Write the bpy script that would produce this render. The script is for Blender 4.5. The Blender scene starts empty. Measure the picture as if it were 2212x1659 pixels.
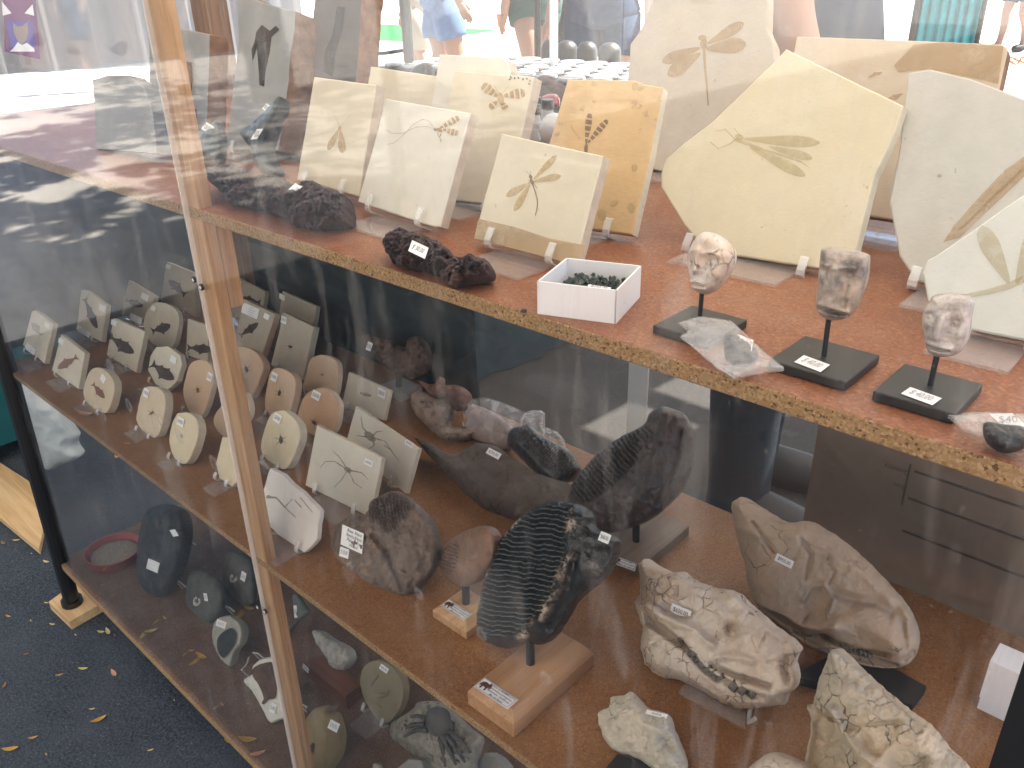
import bpy, math, random
import numpy as np
from mathutils import Vector, Matrix, noise
from mathutils.geometry import delaunay_2d_cdt
random.seed(7); np.random.seed(7)
S = bpy.context.scene
COL = S.collection
R_ = math.radians

# ------------------------------------------------------------------ camera
H = 1.195                                   # eye height above the ground
CX, CY, F = 1106.0, 829.5, 1820.0           # picture 2212 wide
RM = np.array([[0.7346551796, 0.2863938660, -0.6150287152],
               [0.6780944331, -0.3389248177, 0.6521640190],
               [-0.0216727205, -0.8961632225, -0.4431949591]])
cam_d = bpy.data.cameras.new('camera'); cam = bpy.data.objects.new('camera', cam_d); COL.objects.link(cam)
m = Matrix(((RM[0][0], -RM[0][1], -RM[0][2], 0), (RM[1][0], -RM[1][1], -RM[1][2], 0), (RM[2][0], -RM[2][1], -RM[2][2], H), (0, 0, 0, 1)))
cam.matrix_world = m
cam_d.sensor_width = 36; cam_d.lens = F / 2212 * 36; cam_d.clip_start = .02; cam_d.clip_end = 500
S.camera = cam

# ------------------------------------------------------------------ light
SUN_EL, SUN_AZ = 52, 62                      # azimuth of the sun, degrees from +X towards +Y
W = bpy.data.worlds.new('World'); S.world = W; W.use_nodes = True
nt = W.node_tree; bg = nt.nodes['Background']; sky = nt.nodes.new('ShaderNodeTexSky')
sky.sky_type = 'NISHITA'; sky.sun_disc = False; sky.sun_elevation = R_(SUN_EL); sky.sun_rotation = R_(90 - SUN_AZ)
nt.links.new(sky.outputs[0], bg.inputs[0]); bg.inputs[1].default_value = .10
sd = bpy.data.lights.new('sun', 'SUN'); sd.energy = 5.0; sd.angle = R_(.5); sd.color = (1, .94, .84)
sun = bpy.data.objects.new('sun', sd); COL.objects.link(sun)
sdir = Vector((math.cos(R_(SUN_EL)) * math.cos(R_(SUN_AZ)), math.cos(R_(SUN_EL)) * math.sin(R_(SUN_AZ)), math.sin(R_(SUN_EL))))
sun.rotation_euler = (-sdir).to_track_quat('-Z', 'Y').to_euler(); sun.location = (0, 0, 8)
S.view_settings.view_transform = 'Standard'; S.view_settings.look = 'None'
S.view_settings.gamma = 1; S.view_settings.use_curve_mapping = False
S.view_settings.exposure = 2.2
S.render.engine = 'CYCLES'
S.cycles.use_denoising = True
S.cycles.max_bounces = 10; S.cycles.diffuse_bounces = 5; S.cycles.glossy_bounces = 4
S.cycles.transmission_bounces = 6; S.cycles.transparent_max_bounces = 40
S.cycles.sample_clamp_indirect = 6; S.cycles.caustics_reflective = False; S.cycles.caustics_refractive = False

# ------------------------------------------------------------------ measuring helpers
EYE = np.array([0, 0, H])
YF = .37                                    # front pane
ZT, ZM, ZB = H - .19924, H - .61864, H - 1.05265   # tops of the three shelves
YB = .82                                    # back of the case
XL, XR = -1.615, .12
def ray(p): return RM @ np.array([p[0] - CX, p[1] - CY, F])
def on_z(p, z): r = ray(p); return EYE + r * ((z - H) / r[2])
def on_y(p, y): r = ray(p); return EYE + r * (y / r[1])
def on_x(p, x): r = ray(p); return EYE + r * (x / r[0])
def at_d(p, d): return EYE + ray(p) / F * d
def on_pl(p, o, n): r = ray(p); return EYE + r * (np.dot(o - EYE, n) / np.dot(r, n))
def px(s):
    return [tuple(float(v) for v in q.split(',')) for q in s.split()]
def Q(i, j, s): return [(i * 737.333 + a / 3, j * 553 + b / 3) for a, b in px(s)]

# ------------------------------------------------------------------ object helpers
ORG = {}
def tag(o, label=None, cat=None, group=None, kind=None):
    for k, v in (('label', label), ('category', cat), ('group', group), ('kind', kind)):
        if v: o[k] = v
    return o
def thing(name, label, cat, loc, group=None):
    o = bpy.data.objects.new(name, None); COL.objects.link(o); o.location = loc; o.empty_display_size = .02
    ORG[o.name] = np.array(loc, float)
    return tag(o, label, cat, group)
def mesh(name, vs, fs, mt, parent=None, smooth=False, org=None):
    vs = np.array(vs, float).reshape(-1, 3)
    if parent is not None: O = ORG[parent.name]
    elif org is not None: O = np.array(org, float)
    else: O = np.array([(vs[:, 0].min() + vs[:, 0].max()) / 2, (vs[:, 1].min() + vs[:, 1].max()) / 2, vs[:, 2].min()])
    me = bpy.data.meshes.new(name); me.from_pydata((vs - O).tolist(), [], fs); me.update()
    if mt is not None:
        for q in (mt if isinstance(mt, (list, tuple)) else [mt]): me.materials.append(q)
    if smooth: me.polygons.foreach_set('use_smooth', [True] * len(me.polygons))
    o = bpy.data.objects.new(name, me); COL.objects.link(o)
    ORG[o.name] = O
    if parent is not None: o.parent = parent
    else: o.location = O
    return o
class MB:
    def __init__(s): s.v = []; s.f = []
    def add(s, vs, fs):
        n = len(s.v); s.v += [tuple(map(float, q)) for q in vs]; s.f += [tuple(i + n for i in q) for q in fs]; return s
    def box(s, c, size, ax=None):
        c = np.array(c, float); hx, hy, hz = [q / 2 for q in size]
        X, Y, Z = (np.eye(3) if ax is None else np.array(ax, float))
        vs = [c + X * a * hx + Y * b * hy + Z * d * hz for a in (-1, 1) for b in (-1, 1) for d in (-1, 1)]
        return s.add(vs, [(0, 1, 3, 2), (4, 6, 7, 5), (0, 4, 5, 1), (2, 3, 7, 6), (0, 2, 6, 4), (1, 5, 7, 3)])
    def bx(s, x0, x1, y0, y1, z0, z1): return s.box(((x0 + x1) / 2, (y0 + y1) / 2, (z0 + z1) / 2), (x1 - x0, y1 - y0, z1 - z0))
    def tube(s, pts, r, n=8, cap=True):
        pts = [np.array(p, float) for p in pts]; rs = r if isinstance(r, (list, tuple)) else [r] * len(pts)
        base = len(s.v); prev = None
        for i, p in enumerate(pts):
            d = (pts[min(i + 1, len(pts) - 1)] - pts[max(i - 1, 0)]); d = d / (np.linalg.norm(d) + 1e-9)
            a = np.cross(d, [0, 0, 1.0] if abs(d[2]) < .9 else [1.0, 0, 0]); a /= np.linalg.norm(a)
            if prev is not None and np.dot(a, prev) < 0: a = -a
            prev = a; b = np.cross(d, a)
            for k in range(n):
                t = 2 * math.pi * k / n; s.v.append(tuple(p + rs[i] * (a * math.cos(t) + b * math.sin(t))))
        for i in range(len(pts) - 1):
            for k in range(n):
                k2 = (k + 1) % n; s.f.append((base + i * n + k, base + i * n + k2, base + (i + 1) * n + k2, base + (i + 1) * n + k))
        if cap:
            s.f.append(tuple(base + k for k in range(n))[::-1]); s.f.append(tuple(base + (len(pts) - 1) * n + k for k in range(n)))
        return s
    def lathe(s, c, prof, n=20):
        base = len(s.v)
        for r, z in prof:
            for k in range(n):
                t = 2 * math.pi * k / n; s.v.append((c[0] + r * math.cos(t), c[1] + r * math.sin(t), c[2] + z))
        for i in range(len(prof) - 1):
            for k in range(n):
                k2 = (k + 1) % n; s.f.append((base + i * n + k, base + i * n + k2, base + (i + 1) * n + k2, base + (i + 1) * n + k))
        s.f.append(tuple(base + k for k in range(n))[::-1]); s.f.append(tuple(base + (len(prof) - 1) * n + k for k in range(n)))
        return s
    def build(s, name, mt, parent=None, smooth=False, org=None): return mesh(name, s.v, s.f, mt, parent, smooth, org)

# ------------------------------------------------------------------ materials
MT = {}
def nodes(name):
    mt = bpy.data.materials.new(name); mt.use_nodes = True; t = mt.node_tree
    return mt, t, t.nodes['Principled BSDF'], t.nodes['Material Output']
def N(t, kind, **kw):
    n = t.nodes.new('ShaderNode' + kind)
    for k, v in kw.items():
        if k.startswith('i_'):
            key = k[2:]; key = int(key) if key.isdigit() else key.replace('_', ' ')
            n.inputs[key].default_value = v
        else: setattr(n, k, v)
    return n
def mixc(t, fac, a, b, blend='MIX'):
    n = t.nodes.new('ShaderNodeMix'); n.data_type = 'RGBA'; n.blend_type = blend
    for i, v in ((0, fac), (6, a), (7, b)):
        if hasattr(v, 'is_linked'): t.links.new(v, n.inputs[i])
        else: n.inputs[i].default_value = v if i == 0 else tuple(v) + (1,) if len(v) == 3 else v
    return n.outputs[2]
def ramp(t, fac, p0, p1, c0=(0, 0, 0), c1=(1, 1, 1)):
    n = t.nodes.new('ShaderNodeValToRGB'); e = n.color_ramp.elements
    e[0].position = p0; e[1].position = p1; e[0].color = tuple(c0) + (1,); e[1].color = tuple(c1) + (1,)
    t.links.new(fac, n.inputs[0]); return n.outputs[0]
def coords(t, scale=(1, 1, 1), space='Object'):
    tc = t.nodes.new('ShaderNodeTexCoord'); mp = t.nodes.new('ShaderNodeMapping'); mp.inputs['Scale'].default_value = scale
    t.links.new(tc.outputs[space], mp.inputs[0]); return mp.outputs[0]
def tnoise(t, co, scale, detail=6, rough=.6, dist=0):
    n = N(t, 'TexNoise'); n.inputs['Scale'].default_value = scale; n.inputs['Detail'].default_value = detail
    n.inputs['Roughness'].default_value = rough; n.inputs['Distortion'].default_value = dist
    t.links.new(co, n.inputs['Vector']); return n.outputs['Fac']
def rock(name, col, var=.2, scale=35, big=9, bump=.25, bscale=160, rough=.9, spots=None, crack=None, tint=None, spec=.3, coat=0, bdist=.002, attr=None):
    """stone, bone, board: two sizes of mottling, fine relief, optional specks, cracks and a second colour by a mesh attribute"""
    mt, t, b, out = nodes(name); co = coords(t)
    c = np.array(col); lo = tuple(c * (1 - var)); hi = tuple(np.minimum(c * (1 + var), .95))
    cc = mixc(t, ramp(t, tnoise(t, co, scale), .3, .7), lo, hi)
    if tint is not None: cc = mixc(t, ramp(t, tnoise(t, co, big, 4), .42, .68), cc, tint)
    if attr:
        a = N(t, 'Attribute', attribute_name=attr[0]); cc = mixc(t, a.outputs['Fac'], cc, attr[1])
    if spots:
        sc, th, sc_col = spots; cc = mixc(t, ramp(t, tnoise(t, co, sc, 3), th, th + .05), cc, sc_col)
    hgt = tnoise(t, co, bscale, 8, .65)
    if crack:
        sc, w, ccol = crack; wv = t.nodes.new('ShaderNodeTexVoronoi'); wv.feature = 'DISTANCE_TO_EDGE'; wv.inputs['Scale'].default_value = sc
        dn = N(t, 'TexNoise'); dn.inputs['Scale'].default_value = sc * 1.7; t.links.new(co, dn.inputs['Vector'])
        va = N(t, 'VectorMath', operation='MULTIPLY_ADD'); t.links.new(dn.outputs['Color'], va.inputs[0]); va.inputs[1].default_value = (.45 / sc,) * 3
        t.links.new(co, va.inputs[2]); t.links.new(va.outputs[0], wv.inputs['Vector'])
        msk = ramp(t, wv.outputs['Distance'], w * .4, w, (1, 1, 1), (0, 0, 0))
        brk = ramp(t, tnoise(t, co, sc * .45, 3), .50, .62)
        mm = N(t, 'Math', operation='MULTIPLY'); t.links.new(msk, mm.inputs[0]); t.links.new(brk, mm.inputs[1])
        cc = mixc(t, mm.outputs[0], cc, ccol)
        sub = N(t, 'Math', operation='MULTIPLY_ADD'); t.links.new(mm.outputs[0], sub.inputs[0]); sub.inputs[1].default_value = -1.2; t.links.new(hgt, sub.inputs[2]); hgt = sub.outputs[0]
    t.links.new(cc, b.inputs['Base Color']); b.inputs['Roughness'].default_value = rough; b.inputs['Specular IOR Level'].default_value = spec
    if coat: b.inputs['Coat Weight'].default_value = coat; b.inputs['Coat Roughness'].default_value = .10
    bm = N(t, 'Bump'); bm.inputs['Strength'].default_value = bump; bm.inputs['Distance'].default_value = bdist
    t.links.new(hgt, bm.inputs['Height']); t.links.new(bm.outputs[0], b.inputs['Normal'])
    MT[name] = mt; return mt
def plain(name, col, rough=.5, spec=.5, metal=0, var=.06, scale=60):
    mt, t, b, out = nodes(name); co = coords(t); c = np.array(col)
    t.links.new(mixc(t, tnoise(t, co, scale, 4), tuple(c * (1 - var)), tuple(np.minimum(c * (1 + var), .95))), b.inputs['Base Color'])
    b.inputs['Roughness'].default_value = rough; b.inputs['Specular IOR Level'].default_value = spec; b.inputs['Metallic'].default_value = metal
    MT[name] = mt; return mt
def wood(name, col, dark, axis=2, scale=1.0, rough=.6):
    """straight grain along one axis"""
    mt, t, b, out = nodes(name); sc = [60 * scale] * 3; sc[axis] = 3 * scale; co = coords(t, sc)
    n1 = tnoise(t, co, 1.2, 5, .6, .6); sc2 = [400 * scale] * 3; sc2[axis] = 9 * scale
    n2 = tnoise(t, coords(t, sc2), 1, 3)
    c = mixc(t, ramp(t, n1, .38, .66), col, dark); c = mixc(t, ramp(t, n2, .55, .75), c, tuple(np.array(dark) * .8))
    t.links.new(c, b.inputs['Base Color']); b.inputs['Roughness'].default_value = rough; b.inputs['Specular IOR Level'].default_value = .3
    bm = N(t, 'Bump'); bm.inputs['Strength'].default_value = .2; bm.inputs['Distance'].default_value = .001
    t.links.new(n2, bm.inputs['Height']); t.links.new(bm.outputs[0], b.inputs['Normal']); MT[name] = mt; return mt
def chip(name, flakes, scale, rough=.75, bump=.25, dust=None):
    """chipboard: flakes of several colours"""
    mt, t, b, out = nodes(name); co = coords(t)
    dn = N(t, 'TexNoise'); dn.inputs['Scale'].default_value = scale * 2; t.links.new(co, dn.inputs['Vector'])
    va = N(t, 'VectorMath', operation='MULTIPLY_ADD'); t.links.new(dn.outputs['Color'], va.inputs[0]); va.inputs[1].default_value = (.9 / scale,) * 3; t.links.new(co, va.inputs[2])
    v = N(t, 'TexVoronoi'); v.inputs['Scale'].default_value = scale; t.links.new(va.outputs[0], v.inputs['Vector'])
    sep = N(t, 'SeparateColor'); t.links.new(v.outputs['Color'], sep.inputs[0])
    rp = t.nodes.new('ShaderNodeValToRGB'); rp.color_ramp.interpolation = 'CONSTANT'; e = rp.color_ramp.elements
    for i, (p, c) in enumerate(flakes):
        q = e[i] if i < 2 else e.new(p)
        q.position = p; q.color = tuple(c) + (1,)
    t.links.new(sep.outputs[0], rp.inputs[0]); c = rp.outputs[0]
    big = tnoise(t, co, 5, 6, .65); c = mixc(t, ramp(t, big, .35, .7, (0, 0, 0), (.45, .45, .45)), c, tuple(np.array(flakes[0][1]) * .55))
    if dust: c = mixc(t, ramp(t, tnoise(t, co, 14, 7, .7), .45, .8, (0, 0, 0), (dust[0],) * 3), c, dust[1])
    t.links.new(c, b.inputs['Base Color']); b.inputs['Roughness'].default_value = rough; b.inputs['Specular IOR Level'].default_value = .35
    bm = N(t, 'Bump'); bm.inputs['Strength'].default_value = bump; bm.inputs['Distance'].default_value = .001
    t.links.new(sep.outputs[1], bm.inputs['Height']); t.links.new(bm.outputs[0], b.inputs['Normal']); MT[name] = mt; return mt
def schlick(t, f0=.04, nrm=None):
    g = N(t, 'NewGeometry'); d = N(t, 'VectorMath', operation='DOT_PRODUCT'); t.links.new(g.outputs['Incoming'], d.inputs[0]); t.links.new(nrm or g.outputs['Normal'], d.inputs[1])
    def ma(op, x, y):
        n = N(t, 'Math', operation=op)
        for i, v in ((0, x), (1, y)):
            if v is None: continue
            if hasattr(v, 'is_linked'): t.links.new(v, n.inputs[i])
            else: n.inputs[i].default_value = v
        return n.outputs[0]
    a = ma('ABSOLUTE', d.outputs['Value'], None); a = ma('MAXIMUM', ma('SUBTRACT', 1, a), 0)
    return ma('ADD', ma('MULTIPLY', ma('POWER', a, 5), 1 - f0), f0)
def pane_mat(name, dust0, dust1, streak=(9, 9, 1.6), veil=(.8, .8, .8), ior=1.49, rough=.0):
    """clear plastic sheet with wiped-in dust, scratches and a mirror reflection"""
    mt, t, b, out = nodes(name); t.nodes.remove(b); co = coords(t); cs = coords(t, streak)
    a = ramp(t, tnoise(t, co, 3.1, 6, .62, .5), .55, .82); s = ramp(t, tnoise(t, cs, 3.0, 8, .72, .4), .54, .80)
    f = ramp(t, tnoise(t, coords(t, (40, 40, 3)), 4, 4, .7), .60, .80)
    sp = ramp(t, tnoise(t, co, 210, 2, .5), .70, .76)
    def ma(op, x, y):
        n = N(t, 'Math', operation=op)
        for i, v in ((0, x), (1, y)):
            if hasattr(v, 'is_linked'): t.links.new(v, n.inputs[i])
            else: n.inputs[i].default_value = v
        return n.outputs[0]
    d = ma('MULTIPLY', ma('ADD', ma('MULTIPLY', a, .7), ma('MULTIPLY', s, .75)), dust1 - dust0)
    d = ma('ADD', d, ma('MULTIPLY', ma('MULTIPLY', f, ma('ADD', a, .12)), .10)); d = ma('ADD', d, ma('MULTIPLY', sp, .10)); d = ma('ADD', d, dust0)
    tr = N(t, 'BsdfTransparent'); df = N(t, 'BsdfDiffuse'); tl = N(t, 'BsdfTranslucent')
    for q in (df, tl): q.inputs['Color'].default_value = tuple(veil) + (1,)
    m1 = N(t, 'MixShader'); m1.inputs[0].default_value = .5; t.links.new(df.outputs[0], m1.inputs[1]); t.links.new(tl.outputs[0], m1.inputs[2])
    m2 = N(t, 'MixShader'); t.links.new(d, m2.inputs[0]); t.links.new(tr.outputs[0], m2.inputs[1]); t.links.new(m1.outputs[0], m2.inputs[2])
    gl = N(t, 'BsdfGlossy'); gl.inputs['Roughness'].default_value = rough
    m3 = N(t, 'MixShader'); t.links.new(schlick(t), m3.inputs[0]); t.links.new(m2.outputs[0], m3.inputs[1]); t.links.new(gl.outputs[0], m3.inputs[2])
    t.links.new(m3.outputs[0], out.inputs['Surface']); MT[name] = mt; return mt
def clear_mat(name, white=.08, col=(.85, .87, .88), ior=1.49, crinkle=0, rough=.03):
    """thin clear plastic"""
    mt, t, b, out = nodes(name); t.nodes.remove(b)
    tr = N(t, 'BsdfTransparent'); df = N(t, 'BsdfDiffuse'); df.inputs['Color'].default_value = tuple(col) + (1,)
    gl = N(t, 'BsdfGlossy'); gl.inputs['Roughness'].default_value = rough; nrm = None
    m2 = N(t, 'MixShader'); m2.inputs[0].default_value = white; t.links.new(tr.outputs[0], m2.inputs[1]); t.links.new(df.outputs[0], m2.inputs[2])
    if crinkle:
        co = coords(t); bm = N(t, 'Bump'); bm.inputs['Strength'].default_value = .9; bm.inputs['Distance'].default_value = .006
        t.links.new(tnoise(t, co, crinkle, 4, .5, 1.2), bm.inputs['Height'])
        for q in (gl, df): t.links.new(bm.outputs[0], q.inputs['Normal'])
        nrm = bm.outputs[0]
    m3 = N(t, 'MixShader'); t.links.new(schlick(t, .04, nrm), m3.inputs[0]); t.links.new(m2.outputs[0], m3.inputs[1]); t.links.new(gl.outputs[0], m3.inputs[2])
    t.links.new(m3.outputs[0], out.inputs['Surface']); MT[name] = mt; return mt
def imprint(name, col, dens=.75, scale=120, thr=.42, veins=0):
    """fossil film: broken up by noise so that the stone shows through"""
    mt, t, b, out = nodes(name); co = coords(t)
    c = mixc(t, tnoise(t, co, scale * 1.5, 4), tuple(np.array(col) * .7), tuple(np.minimum(np.array(col) * 1.25, .9)))
    t.links.new(c, b.inputs['Base Color']); b.inputs['Roughness'].default_value = .9; b.inputs['Specular IOR Level'].default_value = .1
    tr = N(t, 'BsdfTransparent'); mx = N(t, 'MixShader')
    fac = ramp(t, tnoise(t, co, scale, 5, .65), thr - .18, thr + .06, (dens * .35,) * 3, (dens,) * 3)
    t.links.new(fac, mx.inputs[0]); t.links.new(tr.outputs[0], mx.inputs[1]); t.links.new(b.outputs[0], mx.inputs[2]); t.links.new(mx.outputs[0], out.inputs['Surface'])
    MT[name] = mt; return mt
# ------------------------------------------------------------------ builders
def frame_of(yaw, lean):
    """u along the face, v up the face, n out of the face towards the customer"""
    a, l = R_(yaw), R_(lean)
    u = np.array([math.cos(a), math.sin(a), 0]); back = np.array([-math.sin(a), math.cos(a), 0])
    v = np.array([0, 0, 1]) * math.cos(l) + back * math.sin(l); n = np.cross(u, v)
    return u, v, n
class Face:
    """the plane of an object's face: maps picture points on it into the place"""
    def __init__(s, o, yaw=0, lean=25):
        s.o = np.array(o, float); s.u, s.v, s.n = frame_of(yaw, lean); s.yaw = yaw; s.lean = lean
    def __call__(s, p, h=0): return on_pl(p, s.o, s.n) + s.n * h
    def scale(s, p):
        d = (on_pl(p, s.o, s.n) - EYE) @ np.array(RM[:, 2]); return d / F
def area2(p): return sum(p[i][0] * p[(i + 1) % len(p)][1] - p[(i + 1) % len(p)][0] * p[i][1] for i in range(len(p)))
def rs(poly, step, closed=True):
    out = []; n = len(poly)
    for i in range(n if closed else n - 1):
        a, b = np.array(poly[i], float), np.array(poly[(i + 1) % n], float); k = max(1, int(round(np.linalg.norm(b - a) / step)))
        out += [a + (b - a) * j / k for j in range(k)]
    if not closed: out.append(np.array(poly[-1], float))
    return out
def smooth_poly(poly, k=6):
    """closed Catmull-Rom"""
    P = [np.array(p, float) for p in poly]; n = len(P); out = []
    for i in range(n):
        a, b, c, d = P[i - 1], P[i], P[(i + 1) % n], P[(i + 2) % n]
        for j in range(k):
            t = j / k
            out.append(.5 * ((2 * b) + (-a + c) * t + (2 * a - 5 * b + 4 * c - d) * t * t + (-a + 3 * b - 3 * c + d) * t ** 3))
    return out
def jitter(poly, amp, freq=.06, seed=0):
    out = []
    for p in poly:
        v = noise.noise_vector(Vector((p[0] * freq, p[1] * freq, seed * 7.3)))
        w = noise.noise_vector(Vector((p[0] * freq * 4, p[1] * freq * 4, seed * 7.3 + 3)))
        out.append(p + np.array([v.x + .5 * w.x, v.y + .5 * w.y]) * amp)
    return out
FONT_N = 0
def sticker(parent, fc, quad, text=None, h=.0012, mt='paper', lines=None, name='price_tag', tcol='ink', curl=0, tsz=.62, bold=0):
    """a paper label: quad = top left, top right, bottom left in picture points; its print is real lettering"""
    tl, tr, bl = [fc(p, h) for p in quad]; br = tr + bl - tl
    du, dv = tr - tl, bl - tl
    vs = []; nx = 5
    for i in range(nx + 1):
        z = fc.n * curl * (2 * i / nx - 1) ** 2
        vs += [tl + du * i / nx + z, bl + du * i / nx + z]
    o = mesh(name, vs, [(2 * i, 2 * i + 1, 2 * i + 3, 2 * i + 2) for i in range(nx)], MT[mt], parent)
    w, hh = np.linalg.norm(du), np.linalg.norm(dv)
    for k, tx in enumerate(lines or ([text] if text else [])):
        nl = len(lines) if lines else 1
        cu = bpy.data.curves.new('lettering', 'FONT'); cu.body = tx; cu.align_x = 'CENTER'; cu.align_y = 'CENTER'
        fs = hh * tsz / nl * (1.0 if not lines else 1.15); cu.size = fs; cu.resolution_u = 2; cu.offset = bold * fs
        tmp = bpy.data.objects.new('lettering', cu); me = bpy.data.meshes.new_from_object(tmp); bpy.data.objects.remove(tmp); bpy.data.curves.remove(cu)
        me.materials.clear(); me.materials.append(MT[tcol]); ob = bpy.data.objects.new('lettering', me); COL.objects.link(ob)
        u = du / w; n = fc.n; v = np.cross(n, u)
        sx = min(1.0, .88 * w / (len(tx) * .56 * fs))
        pos = tl + du * (.5 if not lines else .60) + dv * ((k + .5) / nl * .9 + .05) + n * .0004 - ORG[parent.name]
        ob.parent = parent if o.parent is None else o
        ob.matrix_local = Matrix(((u[0] * sx, v[0], n[0], pos[0]), (u[1] * sx, v[1], n[1], pos[1]), (u[2] * sx, v[2], n[2], pos[2]), (0, 0, 0, 1)))
    ORG[o.name] = ORG[parent.name]
    return o
def flat(parent, fc, polys, mt, name='fossil_imprint', h=.0005):
    vs, fs = [], []
    for i, poly in enumerate(polys):
        if area2(poly) > 0: poly = list(poly)[::-1]
        k = len(vs); vs += [fc(p, h + .00006 * (i % 5)) for p in poly]; fs.append(tuple(range(k, len(vs))))
    return mesh(name, vs, fs, MT[mt], parent)
def ell(cx, cy, a, b, ang, n=14, taper=0):
    c, s = math.cos(R_(ang)), math.sin(R_(ang)); out = []
    for k in range(n):
        t = 2 * math.pi * k / n; x = a * math.cos(t); y = b * math.sin(t) * (1 + taper * math.cos(t)); out.append((cx + x * c - y * s, cy + x * s + y * c))
    return out
def strip(pts, w, w2=None):
    P = [np.array(p, float) for p in pts]; L, Rr = [], []; w2 = w if w2 is None else w2
    for i, p in enumerate(P):
        d = P[min(i + 1, len(P) - 1)] - P[max(i - 1, 0)]; d = d / (np.linalg.norm(d) + 1e-9); q = np.array([-d[1], d[0]]) * (w + (w2 - w) * i / max(1, len(P) - 1)) / 2
        L.append(p + q); Rr.append(p - q)
    return L + Rr[::-1]
def wing(p0, p1, w, bands=0, fat=.62):
    """wing from root p0 to tip p1; bands > 0 cuts it into separate dark bands"""
    p0, p1 = np.array(p0, float), np.array(p1, float); d = p1 - p0; q = np.array([-d[1], d[0]]) / np.linalg.norm(d) * w
    def hw(t): return (min(1, t / fat) ** .8 * .85 + .15) * math.sqrt(max(0, 1 - max(0, (t - fat) / (1 - fat)) ** 2.2))
    def seg(a, b, n=7):
        T = [a + (b - a) * k / n for k in range(n + 1)]
        return [p0 + d * t + q * hw(t) for t in T] + [p0 + d * t - q * hw(t) for t in T[::-1]]
    if not bands: return [seg(.0, .995, 12)]
    return [seg((i + .10) / bands, (i + .80) / bands) for i in range(bands)]
FISH = [(-.50, .02), (-.44, -.06), (-.30, -.135), (-.12, -.17), (-.03, -.25), (.02, -.16), (.18, -.09), (.30, -.045), (.36, -.05), (.50, -.17), (.45, -.02), (.50, .16), (.36, .05), (.30, .05),
        (.20, .10), (.13, .17), (.08, .12), (-.08, .17), (-.14, .23), (-.18, .16), (-.33, .13), (-.45, .08)]
def fish(cx, cy, L, ang, fat=1.0, flip=1, shear=0):
    c, s = math.cos(R_(ang)), math.sin(R_(ang)); out = []
    for x, y in FISH:
        x, y = x * L + random.uniform(-.012, .012) * L, y * L * fat * flip; out.append((cx + x * c - y * s, cy + x * s + y * c + shear * (x * c)))
    return out
SLABS = {}
def slab(key, label, poly, anchor, shelf, mt, thick=.011, lean=25, yaw=0, lift=.007, group=None, imprints=(), tags=(), rough=.35, edge=None, cat='fossil slab', name='fossil_slab', rounded=0, seed=None, d=None):
    """a stone plate leaning back; poly in picture points on its face, anchor = its lowest point"""
    o = at_d(anchor, d) if d else on_z(anchor, shelf + lift)
    fc = Face(o, yaw, lean); seed = len(SLABS) if seed is None else seed
    if area2(poly) < 0: poly = poly[::-1]            # clockwise in the picture
    P = smooth_poly(poly, 5) if rounded else rs(poly, 14)
    P = jitter(P, rough * (1.6 if not rounded else .8), .05, seed)
    P = [np.array(p) for p in P]; n = len(P); c = np.mean(P, 0)
    front = [fc(p) for p in P]; ctr = np.mean(front, 0)
    ins = []; 
    for i, q in enumerate(front):
        dirv = ctr - q; dirv /= np.linalg.norm(dirv) + 1e-9; ins.append(q + dirv * .0011)
    off = fc.n * .0008
    vs = [q for q in ins] + [q - off for q in front]; k1 = len(vs)
    nz = [noise.noise(Vector((i * .7, seed * 3.1, .5))) for i in range(n)]
    vs += [q - fc.n * thick * (.5 + .1 * nz[i]) + (q - ctr) / np.linalg.norm(q - ctr) * .0007 * nz[i] for i, q in enumerate(front)]
    vs += [q - fc.n * thick * (1 + .06 * nz[i]) for i, q in enumerate(front)]
    fs = [tuple(range(n))[::-1]]
    for a in range(3):
        for i in range(n):
            j = (i + 1) % n; fs.append((a * n + i, a * n + j, (a + 1) * n + j, (a + 1) * n + i))
    fs.append(tuple(range(3 * n, 4 * n)))
    mats = [MT[mt], MT[edge or mt]]
    ob = mesh(name, vs, fs, mats, org=(ctr[0], ctr[1], min(v[2] for v in vs)))
    for pl in ob.data.polygons[n + 1:]: pl.material_index = 1
    tag(ob, label, cat, group)
    for polys, im in imprints: flat(ob, fc, polys, im)
    for tg in tags: sticker(ob, fc, *tg) if not isinstance(tg, dict) else sticker(ob, fc, **tg)
    SLABS[key] = dict(ob=ob, fc=fc, front=front, thick=thick, shelf=shelf, label=label)
    return ob
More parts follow.
